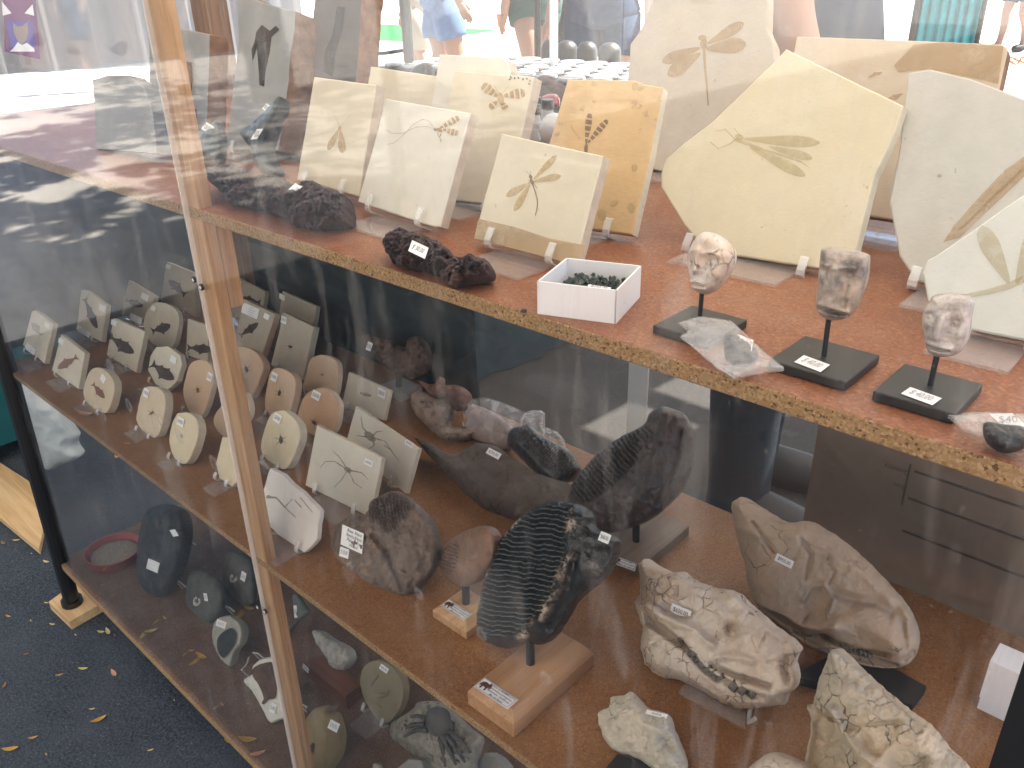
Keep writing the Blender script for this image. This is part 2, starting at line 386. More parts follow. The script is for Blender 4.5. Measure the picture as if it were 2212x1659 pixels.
def easel(key, label, back=.55, spread=.28, name='easel', base=.03, hook=.012):
    """bent clear plastic stand under a slab: base strip, back rest, two hooks"""
    s = SLABS[key]; fc = s['fc']; fr = np.array(s['front']); zz = s['shelf']
    a = (fr - fc.o) @ fc.u; b = (fr - fc.o) @ fc.v
    lowb = b.min(); near = a[b < lowb + .25 * (b.max() - lowb)]
    a0, a1 = near.min(), near.max(); mid = (a0 + a1) / 2; w = max(.03, (a1 - a0))
    bh = (b.max() - lowb); th = s['thick']
    def P(x, y, z): return fc.o + fc.u * x + fc.v * y + fc.n * z
    O = P(mid, lowb, 0); root = thing('easel', label, 'easel', (O[0], O[1], zz), 'clear plastic easels')
    ax = (fc.u, fc.v, fc.n)
    MB().box(P(mid, lowb + bh * back / 2, -th - .0025), (w * .5, bh * back, .002), ax).build('back_rest', MT['acrylic'], root)
    hz = np.cross(fc.u, [0, 0, 1.0])             # level, towards the customer
    bc = np.array([O[0], O[1], zz + .0014]); MB().box(bc + hz * (base * .45 - th * .3), (w * .55, base, .002), (fc.u, -hz, (0, 0, 1))).build('base_plate', MT['acrylic'], root)
    for sg in (-1, 1):
        x = mid + sg * w * spread
        path = [P(x, lowb - .0022, -th - .002), P(x, lowb - .0022, .002), P(x, lowb - .0005, .0045), P(x, lowb + .003, .0055), P(x, lowb + hook, .0045)]
        vs, fs = [], []
        for q in path:
            for sx in (-.003, .003):
                vs += [q + fc.u * sx]
        n = len(path)
        vs2 = [v + (fc.n * .0014 + fc.v * -.0012) for v in vs]
        for i in range(n - 1):
            fs += [(2 * i, 2 * i + 1, 2 * i + 3, 2 * i + 2), (2 * n + 2 * i, 2 * n + 2 * i + 2, 2 * n + 2 * i + 3, 2 * n + 2 * i + 1), (2 * i, 2 * i + 2, 2 * n + 2 * i + 2, 2 * n + 2 * i), (2 * i + 1, 2 * n + 2 * i + 1, 2 * n + 2 * i + 3, 2 * i + 3)]
        fs += [(0, 2 * n, 2 * n + 1, 1), (2 * n - 2, 2 * n - 1, 4 * n - 1, 4 * n - 2)]
        mesh('hook', vs + vs2, fs, MT['acrylic_edge'], root)
    # leg going down from the back rest to the shelf
    top = P(mid, lowb + bh * back * .9, -th - .004); foot = top + np.array([-hz[0] * .02, -hz[1] * .02, 0]); foot[2] = zz + .001
    MB().tube([top, foot], .0016, 6).build('leg', MT['acrylic'], root)
    return root
BLOBS = {}
def seg_d(X, pts):
    """distance of points X to a polyline"""
    d = np.full(len(X), 1e9)
    P = np.array(pts, float)
    for a, b in zip(P[:-1], P[1:]):
        ab = b - a; t = np.clip(((X - a) @ ab) / (ab @ ab + 1e-9), 0, 1); d = np.minimum(d, np.linalg.norm(X - (a + t[:, None] * ab), axis=1))
    return d
def inside(X, P):
    P = np.array(P); n = len(P); r = np.zeros(len(X), bool); j = n - 1
    for i in range(n):
        c = ((P[i, 1] > X[:, 1]) != (P[j, 1] > X[:, 1])) & (X[:, 0] < (P[j, 0] - P[i, 0]) * (X[:, 1] - P[i, 1]) / (P[j, 1] - P[i, 1] + 1e-12) + P[i, 0]); r ^= c; j = i
    return r
def blob(name, poly, anchor, T, Tb, mt, parent=None, lean=25, yaw=0, sp=5, R=None, amp=.0, freq=60, feats=(), jag=0, shelf=None, d=None, fine=0, attr=None, round_=1, seed=1, power=.5, lift=0, cell=None):
    """a solid body: an outline with a bulging front (height T) and back (Tb), relief added to the front. attr = (name, function of picture points)"""
    o = at_d(anchor, d) if d else on_z(anchor, shelf + lift)
    fc = Face(o, yaw, lean); sc = fc.scale(anchor)
    if area2(poly) < 0: poly = poly[::-1]
    P = smooth_poly(poly, 6) if round_ else [np.array(p, float) for p in poly]
    P = rs([tuple(p) for p in P], sp)
    if jag: P = jitter(P, jag, .07, seed)
    P = np.array(P)
    x0, y0 = P.min(0); x1, y1 = P.max(0); g = []
    row = 0; y = y0
    while y < y1:
        x = x0 + (sp / 2 if row % 2 else 0)
        while x < x1: g.append((x, y)); x += sp
        y += sp * .87; row += 1
    G = np.array(g) + np.random.uniform(-.12, .12, (len(g), 2)) * sp; G = G[inside(G, P)]
    dG = seg_d(G, np.vstack([P, P[:1]])); k = dG > sp * .45; G = G[k]; dG = dG[k]
    nb = len(P); A = np.vstack([P, G]); dist = np.concatenate([np.zeros(nb), dG])
    R = R or max(dG.max() * .95, 1)
    t = np.minimum(dist / R, 1); prof = (1 - (1 - t) ** 2) ** power
    h = T * prof
    for f in feats:
        if f[0] == 'b': q = np.hypot(A[:, 0] - f[1], A[:, 1] - f[2]) / f[3]; h = h + f[4] * np.exp(-q * q) * np.minimum(1, prof * 2)
        elif f[0] == 'e':                              # stretched bump: x, y, length, width, angle, amount
            c, s = math.cos(R_(f[5])), math.sin(R_(f[5])); dx, dy = A[:, 0] - f[1], A[:, 1] - f[2]
            q = ((dx * c + dy * s) / f[3]) ** 2 + ((-dx * s + dy * c) / f[4]) ** 2; h = h + f[6] * np.exp(-q) * np.minimum(1, prof * 2)
        elif f[0] == 'd':                              # flat floored pit
            q = np.hypot(A[:, 0] - f[1], A[:, 1] - f[2]) / f[3]; h = h + f[4] / (1 + np.exp(np.clip((q - 1) * 9, -50, 50)))
        elif f[0] == 'l': q = seg_d(A, f[1]) / f[2]; h = h + f[3] * np.exp(-q * q) * np.minimum(1, prof * 2.5)
        elif f[0] == 'a':                              # sunk or raised area with a soft border
            q = np.clip(seg_d(A, list(f[1]) + [f[1][0]]) / f[2], 0, 1); h = h + f[3] * q * q * (3 - 2 * q) * inside(A, f[1]) * np.minimum(1, prof * 2)
        elif f[0] == 'fn': h = f[1](A, h, prof)
    pl = np.array([fc(p) for p in A])
    if amp:
        nv = np.array([noise.fractal(Vector(tuple(q * freq)) + Vector((seed * 9.1, 0, 0)), .55, 2.1, 5) for q in pl]); h = h + amp * nv * (.25 + .75 * np.minimum(1, prof * 2))
    if cell:
        cv_ = np.array([noise.voronoi(Vector(tuple(q * cell[1])) + Vector((seed * 5.3, 1, 2)))[0][0] for q in pl]); h = h + cell[0] * (.55 - cv_) * (.15 + .85 * np.minimum(1, prof * 2))
    if fine: h = h + fine * np.random.uniform(-1, 1, len(h)) * (prof > .05)
    cdt = delaunay_2d_cdt([Vector(p) for p in A], [], [list(range(nb))], 1, 1e-5)
    V2 = np.array([tuple(v) for v in cdt[0]]); orig = [q[0] if q else -1 for q in cdt[3]]
    fr = []; idx = {}
    hh = np.array([h[q] if q >= 0 else 0 for q in orig]); pp = np.array([pl[q] if q >= 0 else fc(V2[i]) for i, q in enumerate(orig)])
    bnd = np.array([0 <= q < nb for q in orig])
    vd = EYE - on_pl(P.mean(0), fc.o, fc.n); vd /= np.linalg.norm(vd); vd = vd * .82 + fc.n * .18; vd /= np.linalg.norm(vd); fc.dir = vd
    vf = pp + vd[None, :] * hh[:, None]
    pr = np.array([prof[q] if q >= 0 else 0 for q in orig])
    nvt = len(vf); vs = list(vf); bi = np.where(bnd, np.arange(nvt), -1)
    hb = Tb * pr
    for i in range(nvt):
        if bi[i] < 0: bi[i] = len(vs); vs.append(pp[i] - fc.n * hb[i])
    fs = []
    for tri in cdt[2]:
        tri = list(tri); a = np.cross(V2[tri[1]] - V2[tri[0]], V2[tri[2]] - V2[tri[0]])
        if a > 0: tri = tri[::-1]
        fs.append(tuple(tri)); fs.append(tuple(int(bi[q]) for q in tri[::-1]))
    ob = mesh(name, vs, fs, MT[mt], parent, smooth=True)
    if attr:
        at = ob.data.attributes.new(attr[0], 'FLOAT', 'POINT'); va = np.zeros(len(vs))
        av = attr[1](V2); va[:nvt] = av; at.data.foreach_set('value', va.astype(np.float32))
    BLOBS[ob.name] = (fc, V2, hh)
    return ob
class OnBlob:
    """a face lying on the front of a body, for labels"""
    def __init__(s, ob, p, tilt=(0, 0)):
        fc, V2, hh = BLOBS[ob.name]; i = np.argsort(np.hypot(V2[:, 0] - p[0], V2[:, 1] - p[1]))[:6]
        s.h = float(hh[i].max()); s.fc = fc
        n = fc.n + fc.u * tilt[0] + fc.v * tilt[1]; s.n = n / np.linalg.norm(n); s.o = on_pl(p, fc.o, fc.n) + fc.dir * (s.h + .0008)
        s.u, s.v = fc.u, fc.v
    def __call__(s, p, h=0): return on_pl(p, s.o, s.n) + s.n * h
# ------------------------------------------------------------------ materials in use
rock('pavement', (.47, .44, .40), .12, 6, 1.2, .3, 40, .9, tint=(.40, .37, .33))
rock('warm_bounce', (.46, .27, .17), .15, 9, 2, .3, 60, .9)
rock('asphalt', (.040, .038, .036), .35, 120, 3, .6, 240, .95, spots=(220, .66, (.11, .105, .10)))
def carpet_mat():
    mt, t, b, out = nodes('carpet'); co = coords(t)
    f = tnoise(t, co, 210, 5, .7); g = tnoise(t, co, 3.2, 5, .6)
    c = mixc(t, ramp(t, f, .36, .70), (.020, .025, .033), (.085, .102, .128)); c = mixc(t, ramp(t, g, .40, .70, (0, 0, 0), (.6,) * 3), c, (.085, .098, .118))
    c = mixc(t, ramp(t, tnoise(t, co, 330, 2, .5), .68, .72, (0, 0, 0), (.5,) * 3), c, (.30, .34, .42))
    t.links.new(c, b.inputs['Base Color']); b.inputs['Roughness'].default_value = .97; b.inputs['Specular IOR Level'].default_value = .1
    bm = N(t, 'Bump'); bm.inputs['Strength'].default_value = .8; bm.inputs['Distance'].default_value = .004
    t.links.new(f, bm.inputs['Height']); t.links.new(bm.outputs[0], b.inputs['Normal']); MT['carpet'] = mt
carpet_mat()
chip('shelf_red', [(0, (.245, .088, .040)), (.2, (.205, .072, .034)), (.45, (.285, .108, .05)), (.68, (.235, .09, .043)), (.86, (.34, .15, .075)), (.965, (.14, .05, .028))], 620, .42, .2, dust=(.3, (.40, .27, .19)))
chip('shelf_orange', [(0, (.26, .115, .04)), (.2, (.225, .097, .034)), (.45, (.30, .14, .05)), (.7, (.25, .108, .038)), (.87, (.35, .18, .07)), (.965, (.13, .055, .024))], 700, .5, .2, dust=(.3, (.36, .25, .17)))
chip('shelf_dusty', [(0, (.15, .085, .06)), (.2, (.12, .07, .05)), (.45, (.18, .105, .07)), (.7, (.145, .09, .06)), (.9, (.24, .17, .12))], 700, .8, .15, dust=(.5, (.30, .25, .21)))
chip('chip_edge', [(0, (.36, .228, .110)), (.22, (.30, .185, .085)), (.42, (.42, .28, .14)), (.62, (.33, .20, .095)), (.78, (.23, .13, .06)), (.89, (.10, .052, .028)), (.95, (.47, .34, .20))], 760, .9, .9)
wood('post_wood', (.50, .32, .175), (.37, .205, .10), 2, 2.2, .55)
wood('dark_post_wood', (.20, .115, .065), (.10, .055, .03), 2, 1, .6)
wood('plywood', (.62, .43, .24), (.46, .29, .14), 0, .5, .7)
wood('board_oak', (.46, .27, .145), (.36, .19, .09), 1, .8, .45)
wood('board_pale', (.52, .34, .185), (.36, .20, .09), 1, 1.3, .55)
wood('board_grey', (.24, .185, .145), (.16, .115, .085), 1, .9, .6)
wood('rosewood', (.17, .075, .05), (.10, .04, .03), 0, 1.2, .5)
plain('black_steel', (.012, .013, .015), .35, .5); plain('black_rod', (.016, .016, .017), .55, .3)
plain('black_board', (.022, .021, .021), .45, .4, var=.3); plain('white_steel', (.70, .72, .74), .4)
plain('paper', (.80, .80, .80), .8, .2, var=.04); plain('ink', (.05, .05, .06), .9, .1); plain('grey_ink', (.13, .13, .15), .9, .1); plain('faint_ink', (.33, .33, .35), .9, .1)
plain('white_card', (.80, .80, .81), .7, .3, var=.02); plain('carton', (.17, .135, .105), .9, .2, var=.12); plain('carton_ink', (.05, .045, .04), .9, .1)
plain('teal_cloth', (.030, .045, .052), .95, .1, var=.35, scale=4); plain('aqua_cloth', (.05, .33, .40), .95, .1, var=.5, scale=18)
plain('bag_white', (.66, .72, .74), .4, .5); plain('teal_bin', (.012, .10, .115), .5)
def canopy_mat():
    mt, t, b, out = nodes('canopy_cloth'); t.nodes.remove(b); df = N(t, 'BsdfDiffuse'); tl = N(t, 'BsdfTranslucent'); mx = N(t, 'MixShader'); mx.inputs[0].default_value = .46
    df.inputs['Color'].default_value = (.78, .77, .74, 1); tl.inputs['Color'].default_value = (.74, .70, .62, 1)
    t.links.new(df.outputs[0], mx.inputs[1]); t.links.new(tl.outputs[0], mx.inputs[2]); t.links.new(mx.outputs[0], out.inputs['Surface']); MT['canopy_cloth'] = mt
canopy_mat()
plain('bark', (.16, .115, .08), .95, var=.3)
plain('foliage', (.055, .09, .03), .7, .3, var=.4); plain('screw_black', (.015, .015, .015), .4, .6)
plain('brick_wall', (.40, .17, .08), .9, .2, var=.2, scale=7); plain('turf', (.03, .17, .05), .9, .2, var=.3, scale=8)
pane_mat('pane', .002, .25, rough=.035)
pane_mat('pane_back', .01, .04, (5, 5, 2))
clear_mat('acrylic', .10, (.8, .82, .84)); clear_mat('acrylic_edge', .34, (.85, .86, .86))
clear_mat('bag_clear', .20, (.86, .86, .88), 1.45, 55, .08); clear_mat('wrap', .16, (.9, .9, .92), 1.5, 60, .05)

# ------------------------------------------------------------------ ground
b = MB(); b.add([(-220, -160, 0), (160, -160, 0), (160, 260, 0), (-220, 260, 0)], [(0, 1, 2, 3)]); o = b.build('pavement', MT['pavement'], org=(0, 0, 0)); tag(o, kind='structure')
b = MB(); b.add([(-3.3, -15, .004), (.85, -15, .004), (.85, 2.7, .004), (-3.3, 2.7, .004)], [(0, 1, 2, 3)]); o = b.build('carpet', MT['carpet'], org=(0, 0, 0)); tag(o, kind='structure')
b = MB(); b.add([(-6.9, .95, .008), (.85, .95, .008), (.85, 3.2, .008), (-6.9, 3.2, .008)], [(0, 1, 2, 3)]); o = b.build('asphalt', MT['asphalt'], org=(0, 0, 0)); tag(o, kind='structure')
b = MB(); b.add([(.86, -7.4, .004), (7, -7.4, .004), (7, 4.5, .004), (.86, 4.5, .004)], [(0, 1, 2, 3)]); o = b.build('warm_bounce_ground', MT['warm_bounce'], org=(0, 0, 0)); tag(o, kind='structure')  # unseen reddish ground, added to bounce warm sunlight in from the right
b = MB(); b.add([(-25, 11.5, .008), (-12.6, 11.0, .008), (-13.4, 14.0, .008), (-26, 15.2, .008)], [(0, 1, 2, 3)]); o = b.build('turf', MT['turf'], org=(0, 0, 0)); tag(o, kind='structure')

# ------------------------------------------------------------------ canopy over the stall (casts the shade)
cp = thing('stall_canopy', 'white fabric canopy over the stall on black steel legs, black leg left of the case', 'canopy', (-1.3, .6, 0))
cv = MB(); cx0, cx1, cy0, cy1, cz = -3.6, 1.35, -2.2, 4.1, 2.25
GN_ = 64
g = [[(cx0 + (cx1 - cx0) * i / GN_, cy0 + (cy1 - cy0) * j / GN_, cz + .55 * (1 - max(abs(i / 8 - 4), abs(j / 8 - 4)) / 4)) for j in range(GN_ + 1)] for i in range(GN_ + 1)]
def sun_hole(i, j):  # holes added to the roof to throw sun patches on the ground behind
    x, y = g[i][j][0], g[i][j][1]; h = g[i][j][2]; gx, gy = x - .47 * h / 1.28, y - .883 * h / 1.28
    return any(((gx - a) / c) ** 2 + ((gy - b_) / d) ** 2 < 1 for a, b_, c, d in ((-1.22, 1.72, .17, .10), (-1.14, 2.06, .20, .10), (-.80, 1.36, .10, .06)))
cv.add([p for r in g for p in r], [(i * (GN_ + 1) + j, (i + 1) * (GN_ + 1) + j, (i + 1) * (GN_ + 1) + j + 1, i * (GN_ + 1) + j + 1) for i in range(GN_) for j in range(GN_) if not sun_hole(i, j)])
cv.build('roof', MT['canopy_cloth'], cp)
q = on_z((157, 1303), .026)
q2 = on_y((1, 744), q[1] + .004); top = q + (q2 - q) * (2.24 / (q2[2] - q[2])); MB().tube([q, q + (top - q) * .5, top], .0155, 12).build('leg', MT['black_steel'], cp)
MB().tube([q, q + np.array([0, 0, .012])], .021, 12).build('foot', MT['black_steel'], cp)
for x, y in ((1.3, 4.0), (1.3, -2.1), (-3.5, -2.1), (-3.5, 4.0)): MB().tube([(x, y, 0), (x, y, 2.25)], .02, 8).build('leg', MT['black_steel'], cp)
nb = thing('stall_canopy', 'white fabric canopy of the stall behind, seen only by the shade it casts', 'canopy', (.6, 5, 0))
MB().bx(-1.0, 3.4, 4.5, 7.0, 2.25, 2.26).build('roof', MT['canopy_cloth'], nb)  # unseen roof added so that only a sunlit gap stays behind the stall
for x, y in ((3.3, 4.6), (3.3, 6.9)): MB().tube([(x, y, 0), (x, y, 2.25)], .02, 8).build('leg', MT['black_steel'], nb)

op = thing('stall_canopy', 'white fabric canopy of the stall across the aisle, out of view', 'canopy', (-.5, -4.4, 0))
MB().bx(-3.9, 1.6, -15, -2.22, 2.3, 2.31).build('roof', MT['canopy_cloth'], op)  # unseen roof added to keep sun off the ground the pane reflects
for x, y in ((-3.8, -14.9), (1.5, -14.9), (1.5, -2.4), (-3.8, -2.4)): MB().tube([(x, y, 0), (x, y, 2.3)], .02, 8).build('leg', MT['black_steel'], op)
# street tree whose leaves dapple the ground mirrored in the pane
tr = thing('street_tree', 'broad leafy street tree left of the stall, seen by its dappled shade', 'tree', (-8.2, -4.4, 0))
MB().tube([(-8.2, -4.4, 0), (-8.1, -4.2, 2.2), (-7.4, -3, 4.2), (-6, -1, 5.2)], [.24, .19, .13, .06], 10).build('trunk', MT['bark'], tr)
b = MB(); rr = random.Random(5)
for k in range(5200):
    c = np.array((rr.gauss(-5.6, 1.9), rr.gauss(.4, 1.6), rr.gauss(5.3, .55))) if k % 2 else np.array((rr.gauss(-3.6, 1.3), rr.gauss(3.0, 1.5), rr.gauss(5.1, .5))); s = rr.uniform(.10, .24)
    if noise.noise(Vector(c * .9)) < -.12: continue
    a = np.array([rr.gauss(0, 1) for _ in range(3)]); a /= np.linalg.norm(a); e = np.cross(a, [rr.gauss(0, 1) for _ in range(3)]); e /= np.linalg.norm(e)
    b.add([c - a * s, c + e * s * .5, c + a * s, c - e * s * .5], [(0, 1, 2, 3)])
b.build('crown', MT['foliage'], tr)

# ------------------------------------------------------------------ display case
case = thing('display_case', 'long three-shelf display case with chipboard shelves, wooden post and dusty clear front', 'display case', (-.7, .6, 0))
def shelf(zt_, th, top, x0, x1, y0, y1):
    bv = .0012
    b = MB(); b.bx(x0, x1, y0, y1, zt_ - th, zt_)
    ob = mesh('shelf', b.v, b.f, [MT['chip_edge'], MT[top]], case)
    for pl in ob.data.polygons:
        if abs(pl.normal.z) > .9: pl.material_index = 1
    md = ob.modifiers.new('bevel', 'BEVEL'); md.width = bv; md.segments = 2
    return ob
tag(shelf(ZT, .0118, 'shelf_red', XL + .004, XR, YF + .006, YB), 'red painted chipboard top shelf with raw tan edge')
tag(shelf(ZM, .0095, 'shelf_orange', XL + .004, XR, YF + .006, YB), 'orange brown chipboard middle shelf')
tag(shelf(ZB, .016, 'shelf_dusty', XL - .004, XR, YF - .004, YB + .03), 'dusty brown bottom shelf')
# wooden post behind the joint of the two front sheets
pxm = on_y((402, 553), YF)[0]
PW = .0335
b = MB(); b.bx(pxm, pxm + PW, YF + .0065, YF + .0205, .12, 1.75); po = b.build('front_post', MT['post_wood'], case)
md = po.modifiers.new('bevel', 'BEVEL'); md.width = .0015; md.segments = 2
b = MB(); b.bx(pxm + .004, pxm + PW - .0015, YF + .021, YF + .036, ZT - .105, ZT - .0125); b.build('shelf_cleat', MT['post_wood'], case)
b = MB(); b.bx(XL + .07, XL + .115, YB + .004, YB + .05, .12, 1.75); b.build('back_post', MT['dark_post_wood'], case)
b = MB(); b.bx(.085, .125, YB + .004, YB + .04, .12, 1.75); b.build('back_post', MT['dark_post_wood'], case)
# the near right corner of the case, black and close to the lens
b = MB(); b.bx(-.0285, -.006, YF - .006, YF + .001, .10, 1.75); b.build('corner_strip', MT['black_steel'], case)
sx = pxm + .014
ZP0, ZP1 = ZB - .012, 1.75
b = MB(); b.bx(XL - .002, sx - .0008, YF, YF + .003, ZP0, ZP1); b.build('front_pane', MT['pane'], case)
b = MB(); b.bx(sx + .0008, -.007, YF + .0015, YF + .0045, ZP0, ZP1); b.build('front_pane', MT['pane'], case)
b = MB(); b.bx(XL - .005, XL - .002, YF + .0035, YB, ZP0, ZP1); b.build('end_pane', MT['pane_back'], case)
b = MB(); b.bx(XL + .12, -.60, YB + .006, YB + .009, ZB + .002, ZP1); b.build('back_pane', MT['pane_back'], case)
b = MB(); b.bx(-.60, .08, YB + .011, YB + .014, ZB + .002, ZP1); b.build('back_pane', MT['pane_back'], case)
MB().bx(sx - .0008, sx + .0008, YF - .0003, YF + .0048, ZP0, ZP1).build('pane_edge', MT['acrylic_edge'], case)
MB().bx(-.575, -.545, YB + .0145, YB + .0175, ZB + .05, ZP1).build('door_strip', MT['acrylic_edge'], case)
for p in ((417, 605), (433, 621), (556, 1312), (571, 1322)):
    c = on_y(p, YF - .0006); b = MB(); n = 12
    b.tube([c, c + np.array([0, .0025, 0])], .0033, n); so = b.build('screw', MT['screw_black'], case)
    MB().box(c + np.array([0, -.0003, 0]), (.0035, .0006, .0008)).box(c + np.array([0, -.00032, 0]), (.0008, .0006, .0035)).build('cross_slot', MT['white_steel'], so)
for p in ((905, 1281), (1180, 1463), (1041, 1369), (223, 896), (348, 908), (238, 790), (463, 1000), (279, 875), (389, 942)):  # thin clear rings on the outer face of the front sheet
    c = on_y(p, YF - .0015); b = MB(); n = 18; R1, R0 = .0062, .0020
    if p[0] < 700: c = on_y(p, YF - .0015); R1, R0 = .010, .004
    vs = [c + np.array([r * math.cos(2 * math.pi * k / n), -.0004 if r == R1 else -.0008, r * math.sin(2 * math.pi * k / n)]) for r in (R0, R1) for k in range(n)]
    b.add(vs, [(k, (k + 1) % n, n + (k + 1) % n, n + k) for k in range(n)]); b.build('pane_ring', MT['acrylic'], case)
MB().bx(XL - .052, XL - .048, YF + .01, YB, ZM + .004, ZT - .02).build('end_cloth', MT['teal_cloth'], case)
# dark cloth screen closing the left end and back below the top shelf
MB().bx(XL + .12, -.86, YB + .012, YB + .016, ZB + .02, ZT - .02).build('back_cloth', MT['teal_cloth'], case)
def z2(s): return [(384 + a * .1736, b * .1736) for a, b in px(s)]
# ------------------------------------------------------------------ stones and fossil films
rock('cream', (.61, .56, .44), .05, 60, 8, .12, 500, .9, spots=(170, .70, (.42, .36, .25)), tint=(.58, .52, .38))
rock('cream_white', (.62, .60, .52), .04, 60, 8, .12, 500, .9, spots=(170, .71, (.45, .41, .33)))
rock('cream_side', (.50, .42, .33), .12, 90, 20, .3, 300)
rock('yellow', (.61, .555, .41), .05, 60, 7, .15, 420, .9, spots=(140, .69, (.44, .36, .2)), tint=(.60, .53, .37))
rock('ochre_band', (.62, .43, .17), .12, 70, 15, .2, 300, tint=(.55, .34, .12))
rock('orange', (.56, .40, .215), .10, 50, 14, .25, 260, .9, spots=(70, .64, (.40, .28, .15)), tint=(.55, .37, .185))
rock('grey_beige', (.50, .465, .40), .08, 40, 6, .25, 220, .92, spots=(130, .70, (.34, .29, .23)), tint=(.52, .45, .36))
rock('tan', (.55, .475, .37), .08, 45, 7, .2, 260, .92, tint=(.53, .41, .29))
rock('cool_grey', (.50, .49, .44), .06, 45, 7, .2, 260, .92, spots=(120, .71, (.33, .30, .26)))
rock('pale_grey', (.60, .61, .56), .05, 45, 7, .15, 260, .92)
rock('slate', (.15, .16, .17), .2, 30, 8, .3, 200, .8, tint=(.20, .20, .20)); rock('slate_light', (.30, .31, .31), .12, 30, 6, .3, 200, .85, tint=(.22, .23, .23))
rock('brown_side', (.22, .13, .085), .3, 80, 20, .4, 200); rock('plank_grey', (.105, .10, .10), .15, 30, 7, .25, 120, .85)
rock('green_black', (.028, .040, .040), .3, 40, 12, .4, 150, .32, spec=.6)
rock('slag', (.065, .048, .048), .45, 90, 25, 1.0, 120, .75, tint=(.10, .062, .055), bdist=.004)
rock('jasper_white', (.58, .52, .47), .15, 60, 40, .2, 200, .35, crack=(120, .10, (.15, .10, .08)), tint=(.62, .42, .28), spec=.5)
rock('jasper_brown', (.40, .32, .25), .25, 110, 95, .2, 200, .4, tint=(.10, .085, .085), spec=.5)
rock('jasper_grey', (.34, .30, .28), .35, 120, 75, .35, 160, .25, tint=(.62, .57, .52), spec=.6)
rock('moss_stone', (.05, .07, .06), .5, 200, 60, .6, 300, .5); rock('dark_stone', (.02, .021, .022), .5, 120, 40, .7, 200, .4, spec=.6)
imprint('film_tan', (.50, .35, .16), .50, 130, .40); imprint('film_brown', (.42, .27, .11), .78, 90, .42); imprint('film_dark', (.20, .13, .085), .75, 150, .45)
imprint('film_faint', (.50, .42, .23), .38, 80, .44); imprint('film_wing', (.50, .36, .21), .60, 28, .45); imprint('film_grey', (.20, .18, .16), .6, 90, .46)
imprint('film_slate', (.055, .055, .06), .85, 40, .40)
GT = 'insect slabs on the top shelf'

slab('a', 'cream slab with a single tan moth, edge on left behind the dark lava lump', [(678, 166), (812, 183), (775, 424), (641, 388)], (715, 408), ZT, 'cream', .012, 22, 0, .012, GT, edge='cream_side',
     imprints=[(wing((733, 279), (709, 324), 7) + wing((736, 281), (741, 331), 8.5) + [ell(735, 277, 4.5, 3.5, 90)] + [strip([(734, 273), (731, 266), (722, 246)], .9, .5), strip([(737, 273), (744, 264), (760, 247)], .9, .5)], 'film_tan')])
slab('b', 'plain cream slab half hidden behind the long-horned insect slab', Q(1, 0, "190,430 690,503 585,1090 80,1050"), Q(1, 0, "300,1060")[0], ZT, 'cream', .012, 24, 2, .02, GT, edge='cream_side')
slab('c', 'whitish square slab with a banded-wing insect trailing two very long antennae', Q(1, 0, "290,640 835,733 640,1470 600,1470 105,1308"), Q(1, 0, "600,1470")[0], ZT, 'cream_white', .0095, 25.5, -3, .008, GT, edge='cream_side',
     imprints=[(wing(*Q(1, 0, "640,832 770,760"), 7.5, 5) + wing(*Q(1, 0, "660,840 765,868"), 7.5, 4) + [ell(*Q(1, 0, "640,845")[0], 7, 4, 30)], 'film_brown'),
               ([ell(*Q(1, 0, "612,840")[0], 4, 4, 0)] + [strip(Q(1, 0, "600,828 570,785 530,775 470,805 430,850 390,890 340,930 300,936"), 1.0, .6), strip(Q(1, 0, "600,836 560,822 490,825 440,845 400,865 330,865 295,842"), 1.0, .6), strip(Q(1, 0, "625,860 650,920"), 1.2), strip(Q(1, 0, "650,870 640,890"), 2)], 'film_dark')])
slab('e', 'tall pale slab with clipped corner standing behind the butterfly slab', Q(1, 0, "635,352 1045,372 1075,395 1097,460 920,1240 500,1210"), Q(1, 0, "700,1225")[0], ZT, 'cream_white', .013, 24, 0, .012, GT, edge='cream_side')
slab('d', 'cream slab with a brown banded butterfly and black mineral specks at its corner', Q(1, 0, "735,458 1248,497 1067,1335 557,1278"), Q(1, 0, "1067,1335")[0], ZT, 'cream', .012, 24, 0, .010, GT, edge='cream_side',
     imprints=[(wing(*Q(1, 0, "1015,628 912,548"), 11, 4) + wing(*Q(1, 0, "1055,622 1198,602"), 11, 4) + wing(*Q(1, 0, "1015,655 960,705"), 7, 2) + wing(*Q(1, 0, "1045,660 1068,712"), 8, 2), 'film_brown'),
               ([ell(*Q(1, 0, "1035,640")[0], 14, 7, 80), strip(Q(1, 0, "1020,605 990,545"), 1.2, .6), strip(Q(1, 0, "1045,605 1090,558"), 1.0, .6)], 'film_tan'),
               ([ell(*Q(1, 0, f"{x},{y}")[0], 3.2, 1.6, an, 7) for x, y, an in ((1100, 500, 40), (1125, 508, 110), (1150, 505, 60), (1180, 515, 100), (1205, 512, 50), (1225, 525, 80), (1220, 545, 30), (1095, 515, 150))], 'film_slate')])
